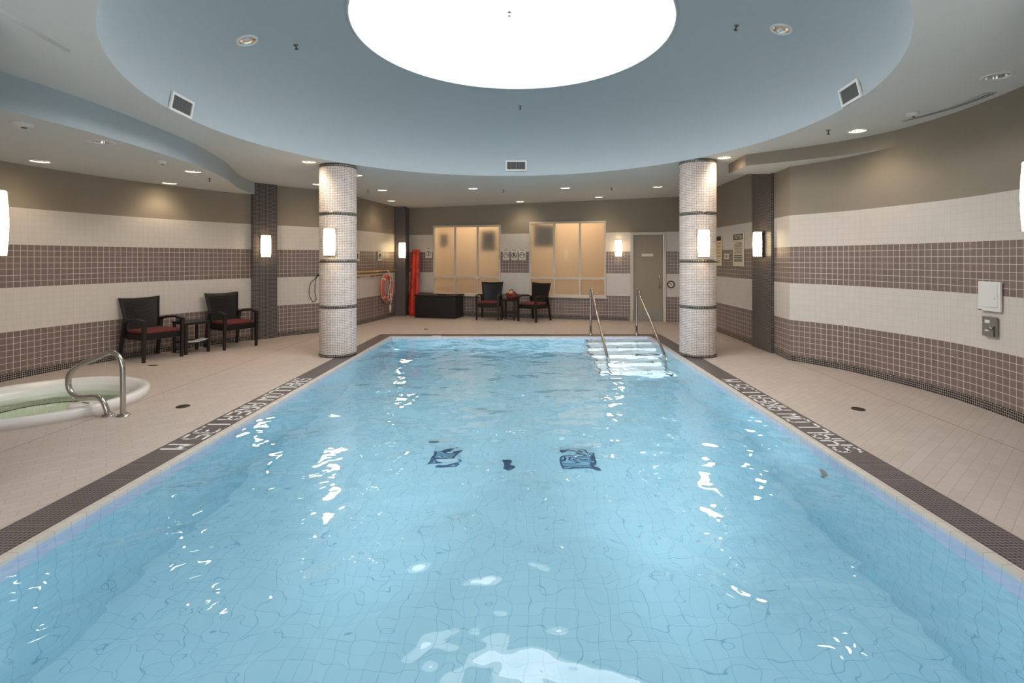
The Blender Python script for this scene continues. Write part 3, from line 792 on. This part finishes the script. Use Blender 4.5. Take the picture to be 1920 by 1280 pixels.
vent(1598, 174, 'white framed air vent on the right side of the dome')

# long slot diffuser near the right wall
t = thing('slot_diffuser', 'long narrow slot diffuser in ceiling along the curved right wall', 'vent', (4.36, 5.1, zc(4.36, 5.1)))
pts = spline([(-0.10, 0.60, 0), (0.0, 0.30, 0), (0.05, 0.0, 0), (0.04, -0.35, 0)], 6)
for nm, dx, wd, mt in (('slot', -0.018, 0.016, 'greyvent'), ('slot', 0.018, 0.016, 'greyvent'), ('frame', 0, 0.10, 'ceil')):
    m = MB()
    for i in range(len(pts)-1):
        a, b_ = pts[i], pts[i+1]; zz = -0.010 if nm == 'slot' else -0.006
        m.quad([(a.x+dx-wd/2, a.y, zz), (a.x+dx+wd/2, a.y, zz), (b_.x+dx+wd/2, b_.y, zz), (b_.x+dx-wd/2, b_.y, zz)])
    m.build(nm, M[mt], t, solid=0.003)

# ------------------------------------------------------------------ back wall: windows, door, signs
def bwin(name, W, nm):
    t = bpy.data.objects.new(name, None); C.objects.link(t); struct(t)
    p = bpt(W[0]); t.location = (p[0], p[1], 0); t.rotation_euler = (0, 0, BROT)
    w_ = W[1]-W[0]; z0, z1 = W[2], W[3]; tz = 1.01; f = 0.045
    m = MB()
    m.box((w_/2, 0, z1-f/2), (w_, 0.09, f)); m.box((w_/2, 0, z0+f/2), (w_, 0.09, f))
    for x in (f/2, w_-f/2): m.box((x, 0, (z0+z1)/2), (f, 0.09, z1-z0-2*f))
    m.build('frame', M['offwhite'], t, bevel=0.004)
    for x in (w_/3, 2*w_/3):
        m = MB(); m.box((x, 0, (z0+z1)/2), (f, 0.07, z1-z0-2*f)); m.build('mullion', M['offwhite'], t)
    m = MB(); m.box((w_/2, 0, tz), (w_-2*f, 0.066, f)); m.build('transom', M['offwhite'], t)
    m = MB(); m.box((w_/2, -0.055, z0-0.012), (w_+0.06, 0.11, 0.03)); m.build('sill', M['offwhite'], t, bevel=0.004)
    xs = [f, w_/3-f/2, w_/3+f/2, 2*w_/3-f/2, 2*w_/3+f/2, w_-f]
    for i in range(3):
        for a, b_ in ((z0+f, tz-f/2), (tz+f/2, z1-f)):
            m = MB(); x0, x1 = xs[2*i], xs[2*i+1]; m.quad([(x0, 0.01, a), (x1, 0.01, a), (x1, 0.01, b_), (x0, 0.01, b_)]); m.build('pane', M['frost'], t)
bwin('window_1', W1, 0); bwin('window_2', W2, 1)
# the lit room beyond the frosted windows
t = bpy.data.objects.new('wall_beyond', None); C.objects.link(t); struct(t)
p = bpt(0); t.location = (p[0], p[1], 0); t.rotation_euler = (0, 0, BROT)
M['roomwall'] = plain('tan_room_paint', (204,176,138), 0.8, var=0.03)
m = MB(); L0, L1, DD = W1[0]-0.25, W2[1]+0.25, 1.3
m.quad([(L0, DD, 0), (L1, DD, 0), (L1, DD, 2.9), (L0, DD, 2.9)]); m.quad([(L0, 0.06, 0), (L0, DD, 0), (L0, DD, 2.9), (L0, 0.06, 2.9)])
m.quad([(L1, 0.06, 0), (L1, DD, 0), (L1, DD, 2.9), (L1, 0.06, 2.9)]); m.quad([(L0, 0.06, 2.9), (L1, 0.06, 2.9), (L1, DD, 2.9), (L0, DD, 2.9)])
m.quad([(L0, 0.06, 0), (L1, 0.06, 0), (L1, DD, 0), (L0, DD, 0)])
m.build('room_shell', M['roomwall'], t)
for s_ in (0.5*(W1[0]+W1[1]), 0.5*(W2[0]+W2[1])):
    p = bpt(s_, -0.7); lamp('room_lamp', 'AREA', (p[0], p[1], 2.85), 30, (1.0, 0.86, 0.68), (0, 0, BROT), shape='RECTANGLE', size=1.7, size_y=0.7)
# dark things showing blurred through the frosted glass
for pxa, pxb, ya, yb, lab, off in ((815, 829, 438, 462, 'small dark shape blurred behind left end of left frosted window', 0.45),
                              (893, 920, 430, 470, 'dark shape blurred behind right pane of left frosted window', 0.50),
                              (996, 1034, 420, 462, 'dark shape blurred behind upper left pane of right frosted window', 0.45)):
    s0, s1 = bray(pxa)[0], bray(pxb)[0]; z1, z0 = bz((pxa+pxb)/2, ya), bz((pxa+pxb)/2, yb); c_ = bpt((s0+s1)/2, -off)
    o = MB().box((0, 0, 0), (s1-s0, 0.10, z1-z0)).build('wall_cabinet', M['black'], loc=(c_[0], c_[1], (z0+z1)/2), rotz=BROT, bevel=0.02)
    tag(o, lab, 'cabinet', 'dark shapes behind frosted glass')

d = bpy.data.objects.new('door_1', None); C.objects.link(d); struct(d)
p = bpt(D1[0]); d.location = (p[0], p[1], 0); d.rotation_euler = (0, 0, BROT); dw = D1[1]-D1[0]
m = MB(); m.box((0.03, 0, 1.065), (0.06, 0.12, 2.13)); m.box((dw-0.03, 0, 1.065), (0.06, 0.12, 2.13)); m.box((dw/2, 0, 2.10), (dw-0.12, 0.12, 0.06)); m.build('door_frame', M['offwhite'], d, bevel=0.004)
m = MB(); m.box((dw/2, 0.02, 1.04), (dw-0.13, 0.045, 2.06)); lf = m.build('door_leaf', M['door'], d)
m = MB(); m.box((dw/2, -0.006, 0.16), (dw-0.22, 0.006, 0.24)); m.build('kick_plate', M['grey_unit'], lf)
m = MB(); m.tube([(dw-0.15, -0.06, 0.80), (dw-0.15, -0.06, 1.18)], 0.012, 8)
m.tube([(dw-0.15, 0.0, 0.84), (dw-0.15, -0.06, 0.84)], 0.008, 8); m.tube([(dw-0.15, 0.0, 1.14), (dw-0.15, -0.06, 1.14)], 0.008, 8); m.build('door_handle', M['chrome'], lf)
tl = thing('door_sign', 'narrow white sign plate on the beige door', 'sign', bpt(bray(1214)[0], 0.012)+(bz(1214, 478),), BROT)
m = MB(); m.box((0, 0, 0), (0.27, 0.008, 0.065)); m.build('plate', M['sign'], tl, bevel=0.002)

def wallsign(name, loc, rz, w_, h_, lab, cat, grp, marks, mat='sign', frame=None):
    """marks: list of (kind, args...) drawn proud of the plate; local x right, z up, room at -y"""
    t = thing(name, lab, cat, loc, rz, grp)
    m = MB(); m.box((0, 0, 0), (w_, 0.012, h_)); m.build('plate', M[mat], t, bevel=0.002)
    for mk in marks:
        m = MB(); kind = mk[0]
        if kind == 'ring':
            _, cx, cz, r, th, mt = mk
            m.tube([(cx+r*math.cos(2*PI*i/28), -0.0075, cz+r*math.sin(2*PI*i/28)) for i in range(28)], th, 6, closed=True); nm = 'ring_mark'
        elif kind == 'seg':
            _, segs, th, mt = mk
            for x0, z0, x1, z1 in segs: m.tube([(x0, -0.007, z0), (x1, -0.007, z1)], th, 6)
            nm = 'symbol'
        elif kind == 'bar':
            _, rs, mt = mk
            for cx, cz, bw, bh in rs: m.box((cx, -0.0075, cz), (bw, 0.004, bh))
            nm = 'print'
        elif kind == 'text':
            _, s, x0, tot, h, th, z, mt = mk
            tt = text_mesh(s, x0, tot, h, th); m.v = [(x, -0.0105-zz*0.5, z+y) for x, y, zz in tt.v]; m.f = tt.f; m.uv = tt.uv; m.sm = tt.sm; nm = 'lettering'
        m.build(nm, M[mt], t)
    return t
RUNNER = [(-0.02, 0.055, 0.0, 0.0), (0.0, 0.0, -0.035, -0.035), (0.0, 0.0, 0.04, -0.03), (-0.03, 0.02, 0.02, 0.012)]
SW = [(-0.05, 0.0, -0.02, 0.02), (-0.02, 0.02, 0.0, -0.01), (0.01, 0.01, 0.04, 0.02), (0.04, 0.02, 0.05, -0.01)]
GLA = [(-0.05, 0.01, -0.01, 0.01), (0.01, 0.01, 0.05, 0.01), (-0.04, -0.01, -0.02, 0.03), (0.03, 0.03, 0.04, -0.01)]
for px_, sy, th, lab, cat_ in ((949, SW, 0.006, 'left of three white ring-symbol signs between the frosted windows', 0), (964.5, RUNNER, 0.011, 'middle of three white signs between windows, with bold figure in ring', 0), (979.5, GLA, 0.006, 'right of three white ring-symbol signs between the frosted windows', 0)):
    wallsign('safety_sign', bpt(bray(px_)[0], 0.012)+(bz(px_, 477),), BROT, 0.175, 0.28, lab, 'sign', 'small white pool safety signs',
             [('ring', 0, -0.02, 0.066, 0.0065, 'ink'), ('seg', [(a, b-0.02, c, d_-0.02) for a, b, c, d_ in sy], th, 'ink'), ('bar', [(0, 0.115, 0.12, 0.014)], 'ink')])
wallsign('safety_sign', bpt(bray(804)[0], 0.012)+(bz(804, 474),), BROT, 0.19, 0.28, 'white ring-symbol sign between the red board and left window', 'sign', 'small white pool safety signs',
         [('ring', 0, -0.02, 0.066, 0.0065, 'ink'), ('seg', [(0, -0.07, 0, 0.035)], 0.013, 'ink'), ('bar', [(0, 0.115, 0.12, 0.014)], 'ink')])
# left straight wall frame
LA = math.atan2(13.63-10.2, -3.386+4.05)      # direction from column side to the corner
def lwp(px, off=0.0):
    r = (px-VX)/F; Y = -6.024/(r-0.1935); X = r*Y
    return (X+off*math.sin(LA), Y-off*math.cos(LA)), Y
for px_, lab in ((669, 'white safety sign at the right edge of the left column'), (711, 'white safety sign above the orange life ring')):
    (x, y), Y = lwp(px_, 0.012)
    wallsign('safety_sign', (x, y, EYE+(VY-479)*Y/F), LA, 0.19, 0.25, lab, 'sign', 'small white pool safety signs',
             [('ring', 0, -0.015, 0.06, 0.006, 'ink'), ('seg', [(0, -0.06, 0, 0.03)] if px_ < 700 else [(-0.03, -0.04, 0.03, 0.02), (-0.02, 0.03, 0.0, -0.02)], 0.010, 'ink'), ('bar', [(0, 0.10, 0.12, 0.012)], 'ink')])

# round gauge right of the door
s_, Y_ = bray(1258); c_ = bpt(s_, 0.02)
t = thing('wall_gauge', 'small round dial in dark ring right of the door', 'gauge', (c_[0], c_[1], bz(1258, 533)), BROT)
m = MB(); m.tube([(0.075*math.cos(2*PI*i/28), 0, 0.075*math.sin(2*PI*i/28)) for i in range(28)], 0.014, 8, closed=True); m.build('ring', M['darkmetal'], t)
m = MB(); m.lathe([(0.001, 0.0), (0.07, 0.0)], (0, 0, 0), 24); m.v = [(x, 0, y) for x, y, z in m.v]; m.build('dial', M['poster'], t)
m = MB(); m.tube([(-0.03, -0.006, 0.03), (0.02, -0.006, -0.02)], 0.008, 6); m.build('hand', M['ink'], t)

# notices on the right wall
def rw_notice(x0, x1, y0, y1, lab, marks, mat, nm='notice_board'):
    X = 3.925; Ya = X*F/(x0-VX); Yb = X*F/(x1-VX); Y = (Ya+Yb)/2
    zt = EYE+(VY-y0)*Y/F; zb = EYE+(VY-y1)*Y/F; w_ = abs(Ya-Yb); h_ = zt-zb
    return wallsign(nm, (X-0.008, Y, (zt+zb)/2), -PI/2, w_, h_, lab, 'notice', None, marks(w_, h_), mat)
def caution(w_, h_):
    mk = [('bar', [(0, h_/2-0.06, w_*0.92, 0.10)], 'ink'), ('text', 'CAUTION', -w_*0.42, w_*0.84, 0.06, 0.012, h_/2-0.09, 'sign')]
    mk.append(('bar', [((-1)**k*0.01, h_/2-0.16-k*0.028, w_*(0.72 if k % 3 else 0.6), 0.010) for k in range(8)], 'posterink'))
    mk.append(('bar', [(0.0, -h_/2+0.20-k*0.034, w_*(0.78 if k % 2 else 0.7), 0.017) for k in range(4)], 'ink'))
    return mk
def yellow(w_, h_):
    return [('bar', [(0, h_/2-0.06, w_*0.9, 0.09)], 'ink'), ('bar', [(0, h_/2-0.16-k*0.065, w_*0.85, 0.032) for k in range(5)], 'yellowink'),
            ('bar', [(0, -h_/2+0.10-k*0.03, w_*0.6, 0.012) for k in range(2)], 'posterink')]
rw_notice(1375.5, 1395.5, 438, 499, 'tall cream CAUTION notice on right wall beside the dark pilaster', caution, 'poster')
rw_notice(1338, 1354, 442, 498, 'tall yellowish notice partly hidden by the right column', yellow, 'poster')
rw_notice(1359, 1368, 475, 486, 'small switch plate between the two notices on right wall', lambda w_, h_: [('bar', [(0, 0, w_*0.3, h_*0.4)], 'greyvent')], 'offwhite', 'switch_plate')

# access panel and control box on the curved right wall
PT = (4.555, 4.92); prz = -PI/2-0.03
t = thing('access_panel', 'white square access panel on the curved right wall', 'panel', (PT[0]-0.012, PT[1], 1.132), prz)
m = MB(); m.box((0, 0, 0), (0.245, 0.02, 0.29)); m.build('frame', M['white'], t, bevel=0.003)
m = MB(); m.box((0, -0.012, 0.008), (0.19, 0.008, 0.225)); dd = m.build('panel_door', M['white'], t, bevel=0.002)
m = MB(); m.lathe([(0.001, 0), (0.006, 0)], (0, 0, 0), 10); m.v = [(0.07+x, -0.017, y-0.02) for x, y, z in m.v]; m.build('latch', M['greyvent'], dd)
m = MB(); m.box((-0.10, -0.012, -0.137), (0.04, 0.006, 0.008)); m.build('tag', M['greyvent'], t)
t = thing('control_box', 'grey metal control plate with knob below the white access panel', 'control box', (PT[0]-0.012, PT[1]+0.0, 0.835), prz)
m = MB(); m.box((0, 0, 0), (0.155, 0.02, 0.195)); m.build('plate', M['grey_unit'], t, bevel=0.003)
m = MB(); m.box((-0.015, -0.012, 0.05), (0.05, 0.005, 0.03)); m.box((-0.02, -0.012, -0.04), (0.04, 0.005, 0.012)); m.build('label', M['white'], t)
m = MB(); m.lathe([(0.016, 0.0), (0.014, 0.022), (0.001, 0.023)], (0, 0, 0), 16); m.v = [(0.03+x, -0.01-z, y-0.01) for x, y, z in m.v]; m.build('knob', M['chrome'], t)
m = MB(); m.box((0.062, -0.012, -0.04), (0.014, 0.008, 0.10)); m.build('hinge', M['darkmetal'], t)

# ------------------------------------------------------------------ armchairs, tables
def make_chair(loc, rz, lab, grp='dark wicker armchairs', red=True):
    t = thing('armchair', lab, 'chair', loc, rz, grp)
    wd, dp = 0.58, 0.56
    m = MB(); m.box((0, 0.0, 0.355), (wd-0.09, dp-0.08, 0.09)); m.build('seat', M['wicker'], t, bevel=0.01)
    m = MB(); m.box((0, -0.01, 0.425), (wd-0.11, dp-0.10, 0.05)); m.build('seat_cushion', M['cushion'], t, bevel=0.02)
    # backrest: wider at the top, dished top edge
    m = MB(); nx, nz = 12, 10; th = 0.035
    for side in (0, 1):
        for j in range(nz+1):
            v = j/nz
            for i in range(nx+1):
                u = i/nx*2-1; hw = 0.215+0.055*v+0.012*v**3
                z = 0.30+v*(0.60+0.018*u*u); y = 0.215+0.115*v+0.02*u*u*-1+(th if side else 0)
                m.v.append((u*hw, y, z))
    N = (nx+1)*(nz+1)
    for j in range(nz):
        for i in range(nx):
            a = j*(nx+1)+i; m.face((a, a+1, a+nx+2, a+nx+1), None, True); m.face((N+a+1, N+a, N+a+nx+1, N+a+nx+2), None, True)
    for j in range(nz):
        a = j*(nx+1); m.face((a, a+nx+1, N+a+nx+1, N+a)); a += nx; m.face((a+nx+1, a, N+a, N+a+nx+1))
    for i in range(nx):
        m.face((i+1, i, N+i, N+i+1)); a = nz*(nx+1)+i; m.face((a, a+1, N+a+1, N+a))
    m.build('backrest', M['wicker'], t)
    for s in (-1, 1):
        x = s*(wd/2-0.022)
        m = MB(); q = [(x, -dp/2+0.0, 0.585), (x, -0.10, 0.615), (x, 0.10, 0.60), (x*0.93, 0.25, 0.565)]
        for i in range(3):
            a, b_ = Vector(q[i]), Vector(q[i+1]); hw = 0.026; hh = 0.014
            m.quad([(a.x-hw, a.y, a.z+hh), (a.x+hw, a.y, a.z+hh), (b_.x+hw, b_.y, b_.z+hh), (b_.x-hw, b_.y, b_.z+hh)])
            m.quad([(a.x+hw, a.y, a.z-hh), (a.x-hw, a.y, a.z-hh), (b_.x-hw, b_.y, b_.z-hh), (b_.x+hw, b_.y, b_.z-hh)])
            for k in (-hw, hw): m.quad([(a.x+k, a.y, a.z-hh), (b_.x+k, b_.y, b_.z-hh), (b_.x+k, b_.y, b_.z+hh), (a.x+k, a.y, a.z+hh)])
        for a in (Vector(q[0]), Vector(q[-1])): m.quad([(a.x-0.026, a.y, a.z-0.014), (a.x+0.026, a.y, a.z-0.014), (a.x+0.026, a.y, a.z+0.014), (a.x-0.026, a.y, a.z+0.014)])
        m.build('armrest', M['wood'], t)
        for y0, y1, zt, mt in ((-dp/2+0.035, -dp/2+0.02, 0.572, 'wood'), (dp/2+0.06, dp/2-0.045, 0.56, 'wood')):
            m = MB(); hw0, hw1 = 0.017, 0.025
            b0 = [(x+a*hw0, y0+c*hw0, 0) for a, c in ((-1,-1),(1,-1),(1,1),(-1,1))]
            b1 = [(x*(1 if zt > 0.565 else 0.94)+a*hw1, y1+c*hw1, zt) for a, c in ((-1,-1),(1,-1),(1,1),(-1,1))]
            m.v = b0+b1
            for f_ in ((3,2,1,0),(4,5,6,7),(0,1,5,4),(1,2,6,5),(2,3,7,6),(3,0,4,7)): m.face(f_)
            m.build('leg', M[mt], t)
    return t
FR = lambda fx, fy: math.atan2(fy, fx)+PI/2      # rotation so the chair's front (-y) looks along (fx, fy)
ch = make_chair((-5.64, 7.56, 0), FR(0.92, -0.39), 'dark armchair with red cushion, nearer the hot tub, left of the table')
dup(ch, (-5.03, 8.56, 0), FR(0.86, -0.50), 'dark armchair with red cushion beside the dark left pilaster')
s_, Y_ = bray(930)
dup(ch, bpt(s_, 0.52)+(0,), BROT+0.10, 'dark armchair with red cushion below the left frosted window')
dup(ch, bpt(bray(1012)[0]-0.02, 0.60)+(0,), BROT-0.42, 'dark armchair with red cushion turned left, below the right frosted window')

def make_table(loc, rz, lab, w_=0.38, d_=0.42, h=0.50):
    t = thing('side_table', lab, 'table', loc, rz, 'dark side tables between armchairs')
    m = MB(); m.box((0, 0, h-0.018), (w_, d_, 0.036)); m.build('tabletop', M['wicker'], t, bevel=0.004)
    m = MB(); m.box((0, 0, 0.17), (w_-0.06, d_-0.06, 0.02)); m.build('shelf', M['wood'], t)
    for sx in (-1, 1):
        for sy in (-1, 1):
            m = MB(); m.box((sx*(w_/2-0.025), sy*(d_/2-0.025), (h-0.037)/2), (0.035, 0.035, h-0.037)); m.build('leg', M['wood'], t)
    return t
tb1 = make_table((-5.40, 8.07, 0), FR(0.85, -0.52), 'dark wicker side table between the two left armchairs')
tb2c = bpt(bray(966)[0]-0.02, 0.42)
dup(tb1, (tb2c[0], tb2c[1], 0), BROT, 'dark side table carrying the maroon bag, between back wall armchairs')
# booklet on the lower shelf
t = thing('booklet', 'open white booklet on the lower shelf of the left side table', 'book', (-5.30, 8.03, 0.1805), FR(0.85, -0.52))
m = MB(); m.quad([(-0.14, -0.10, 0.004), (0.0, -0.10, 0.001), (0.0, 0.10, 0.001), (-0.14, 0.10, 0.004)]); m.quad([(0.0, -0.10, 0.001), (0.14, -0.10, 0.03), (0.14, 0.10, 0.03), (0.0, 0.10, 0.001)])
m.build('pages', M['white'], t, solid=-0.004)
t = thing('tumbler', 'small slate-blue cup on the side table behind the left armchair', 'cup', (-5.515, 7.935, 0.50))
m = MB(); m.lathe([(0.001, 0.0), (0.026, 0.0), (0.033, 0.10), (0.030, 0.10), (0.024, 0.008), (0.001, 0.008)], (0, 0, 0), 24); m.build('body', M['cup'], t)
# bag on the second table
t = thing('beach_bag', 'rumpled maroon bag with peach cloth on the back side table', 'bag', (tb2c[0]+0.05, tb2c[1]-0.02, 0.502), BROT)
def blob(rx, ry, rz_, seed, name, mat, c_, parent):
    bm = bmesh.new(); bmesh.ops.create_icosphere(bm, subdivisions=3, radius=1); rnd = random.Random(seed)
    ph = [rnd.uniform(0, 6) for _ in range(6)]
    for v in bm.verts:
        p = v.co; k = 1+0.10*math.sin(4*p.x+ph[0])*math.sin(5*p.y+ph[1])+0.08*math.sin(9*p.x+3*p.z+ph[2])+0.05*math.sin(11*p.y+7*p.z+ph[3])
        v.co = Vector((p.x*rx*k, p.y*ry*k, max(p.z, -0.75)*rz_*k))
    me = bpy.data.meshes.new(name); bm.to_mesh(me); bm.free(); me.materials.append(M[mat])
    for p in me.polygons: p.use_smooth = True
    o = bpy.data.objects.new(name, me); C.objects.link(o); o.parent = parent; o.location = c_; return o
blob(0.15, 0.10, 0.11, 3, 'body', 'bag', (0, 0, 0.085), t); blob(0.06, 0.05, 0.045, 5, 'cloth', 'bagtrim', (-0.01, -0.05, 0.16), t)
m = MB(); m.tube(spline([(-0.08, 0, 0.14), (-0.05, 0, 0.22), (0.02, 0, 0.235), (0.08, 0, 0.13)], 6), 0.009, 8); m.build('handle', M['black'], t)
m = MB(); m.tube(spline([(0.0, -0.09, 0.13), (0.03, -0.135, 0.09), (0.04, -0.125, 0.0)], 6), 0.014, 8); m.build('strap', M['cushion'], t)

# ------------------------------------------------------------------ red rescue board, black chest
s0 = bray(784)[0]; bb_ = bpt(s0, 0.28)
t = thing('rescue_board', 'tall red rescue board leaning upright against the back wall', 'rescue board', (bb_[0], bb_[1], 0), BROT+0.0)
m = MB(); H = 1.74; nz = 24; prof = []
lean = 0.13
for j in range(nz+1):
    v = j/nz; hw = 0.150-0.035*v
    if v > 0.94: hw *= 1-0.10*((v-0.94)/0.06)
    if v < 0.03: hw *= 0.9+0.1*v/0.03
    y = lean*v+0.006; zz = v*H
    ring_ = []
    for i in range(17):
        u = i/16*2-1; yy = y-0.022*(1-u**4)+ (0.010*math.cos(u*PI*2)); ring_.append((u*hw, yy, zz))
    for i in range(17):
        u = 1-i/16*2; ring_.append((u*hw, y+0.022, zz))
    m.v += ring_
n = 34
for j in range(nz):
    for i in range(n):
        i2 = (i+1) % n; m.face((j*n+i, j*n+i2, (j+1)*n+i2, (j+1)*n+i), None, True)
m.face(list(range(n))[::-1]); m.face([nz*n+i for i in range(n)])
m.build('board', M['board'], t)
for k in range(7):
    for sx in (-1, 1):
        v = 0.10+k*0.13; hw = 0.150-0.035*v
        m = MB(); m.box((sx*(hw-0.022), lean*v-0.022, v*H), (0.016, 0.01, 0.085)); m.build('hand_slot', M['ink'] if k in (4, 5) and sx > 0 else M['ring'], t)
m = MB(); m.box((0, lean*0.955-0.024, H*0.955), (0.11, 0.012, 0.022)); m.build('top_grip', M['ink'], t)
m = MB(); m.tube([(-0.11, -0.012, 1.15*0.9), (-0.06, 0.025, 1.0), (0.06, 0.03, 0.95), (-0.03, 0.0, 0.72)], 0.006, 6); m.build('strap', M['cushion'], t)

c_ = bpt((bray(794)[0]+bray(877)[0])/2+0.02, 0.42)
t = thing('storage_chest', 'long black storage chest on floor under the left frosted window', 'chest', (c_[0], c_[1], 0), BROT)
m = MB(); m.box((0, 0, 0.27), (1.10, 0.56, 0.54)); m.build('body', M['chest'], t, bevel=0.012)
m = MB()
for i in range(9):
    u0, u1 = i/9*2-1, (i+1)/9*2-1; f_ = lambda u: 0.578+0.012*u*u
    m.quad([(u0*0.565, -0.295, f_(u0)), (u1*0.565, -0.295, f_(u1)), (u1*0.565, 0.295, f_(u1)), (u0*0.565, 0.295, f_(u0))])
m.build('lid', M['chest'], t, solid=0.035)
m = MB(); m.box((0.08, -0.05, 0.59), (0.20, 0.10, 0.016)); m.build('lid_handle', M['black'], t)

# ------------------------------------------------------------------ left wall: poles, life ring, cord
t0, t1 = lwp(640, 0.07)[0], lwp(757, 0.05)[0]
def pole(z, a, b, lab, r=0.014):
    (ax, ay), (bx, by) = a, b
    t = thing('rescue_pole', lab, 'pole', (ax, ay, z), 0, 'long poles on the left wall')
    m = MB(); m.tube([(0, 0, 0), (bx-ax, by-ay, 0.0)], r, 10); m.build('shaft', M['brass'], t)
    for k in (0.30, 0.72):
        q = Vector((bx-ax, by-ay, 0))*k; nx_, ny_ = -math.sin(LA)*0.07, math.cos(LA)*0.07
        m = MB(); m.tube([(q.x, q.y, -0.02), (q.x+nx_, q.y+ny_, -0.02)], 0.008, 8); m.tube([(q.x, q.y, -0.025), (q.x, q.y, 0.0)], 0.008, 8); m.build('bracket', M['darkmetal'], t)
    return t
pe = (-3.25, 12.9)
pole(1.195, lwp(645, 0.08)[0], (-3.375, 13.05), 'upper long brass pole held on the wall above the life ring', 0.02)
pole(1.10, lwp(645, 0.08)[0], lwp(712, 0.08)[0], 'lower shorter brass pole ending at the life ring', 0.014)
(x, y), Y = lwp(716.5, 0.13)
t = thing('life_ring', 'coral red life ring with white rope hanging from the pole', 'life ring', (x, y, 0.78), LA)
m = MB(); m.tube([(0.26*math.cos(2*PI*i/40), 0, 0.285*math.sin(2*PI*i/40)) for i in range(40)], 0.052, 14, closed=True); m.build('ring', M['ring'], t)
m = MB(); pts = []
for i in range(40):
    a = 2*PI*i/40; rr = 0.33+0.018*abs(math.sin(2*a)); pts.append((rr*math.cos(a), -0.01, (rr+0.015)*math.sin(a)))
m.tube(pts, 0.007, 6, closed=True); m.build('grab_rope', M['rope'], t)
m = MB(); m.tube(spline([(-0.03, 0.045, 0.425), (0.0, 0.0, 0.43), (0.02, -0.055, 0.36), (0.05, -0.06, 0.1), (-0.04, -0.06, -0.15), (-0.08, -0.06, -0.27), (0.05, -0.06, -0.3), (0.08, -0.06, -0.05), (0.07, -0.06, 0.2), (0.0, -0.055, 0.36)], 6), 0.009, 8)
m.tube(spline([(0.14, -0.06, 0.30), (0.20, -0.06, 0.0), (0.12, -0.06, -0.33), (0.05, -0.06, -0.45)], 6), 0.008, 8)
m.tube([(0.05, -0.06, -0.42), (0.06, -0.06, -0.48), (0.055, -0.06, -0.56), (0.05, -0.06, -0.62)], [0.012, 0.03, 0.022, 0.006], 8); m.build('throw_rope', M['rope'], t)
for k in range(4):
    a = PI/4+PI/2*k; m = MB(); m.tube([(0.26*math.cos(a-0.08), 0, 0.285*math.sin(a-0.08)), (0.26*math.cos(a+0.08), 0, 0.285*math.sin(a+0.08))], 0.055, 14, cap=False); m.build('band', M['rope'], t)
# hanging cord left of the left column
def cordp(px, py):
    r = (px-VX)/F; A = 1+r*r; B = 2*(0.14*r-5.4); Cc = 0.14**2+5.4**2-6.24**2
    Y = (-B+math.sqrt(B*B-4*A*Cc))/(2*A); return Vector((r*Y, Y, EYE+(VY-py)*Y/F))
cp = [cordp(*q) for q in ((600, 512), (594, 518), (589, 524), (583, 530), (580, 542), (580, 553), (584, 562), (588, 566), (592.5, 562), (592, 556), (590.5, 548), (590.5, 535), (592, 524), (594, 519))]
t = thing('hanging_cord', 'thin black cord looped on left wall beside the left column', 'cord', cp[0])
m = MB(); m.tube(spline([p-cp[0] for p in cp], 5), 0.007, 6); m.build('cord', M['cord'], t)
m = MB(); m.tube([Vector((0, 0, 0.03)), Vector((0.0, 0.0, -0.02)), cp[1]-cp[0]], 0.018, 8); m.build('holder', M['cord'], t)

# ------------------------------------------------------------------ deck drains
def ddrain(px, py, r, lab):
    x, y = on_plane(px, py, 0)
    t = thing('floor_drain', lab, 'drain', (x, y, 0), 0, 'round deck drains')
    m = MB(); m.lathe([(r, 0.0), (r, 0.004), (0.001, 0.004)], (0, 0, 0), 28); m.build('cover', M['drain'], t)
    m = MB(); m.tube([(r*0.92*math.cos(2*PI*i/24), r*0.92*math.sin(2*PI*i/24), 0.004) for i in range(24)], 0.003, 6, closed=True); m.build('rim', M['darkmetal'], t)
ddrain(343, 762, 0.062, 'round dark floor drain on deck right of the spa handrail')
ddrain(1609, 767, 0.062, 'round dark floor drain on the right deck beside the lettering')
ddrain(799, 617, 0.05, 'small floor drain on far deck in front of the black chest')
x, y = on_plane(287, 685, 0)
t = thing('floor_drain', 'short dark slot drain at the foot of the nearer left armchair', 'drain', (x, y, 0))
m = MB(); m.box((0, 0, 0.002), (0.12, 0.05, 0.004)); m.build('cover', M['drain'], t)
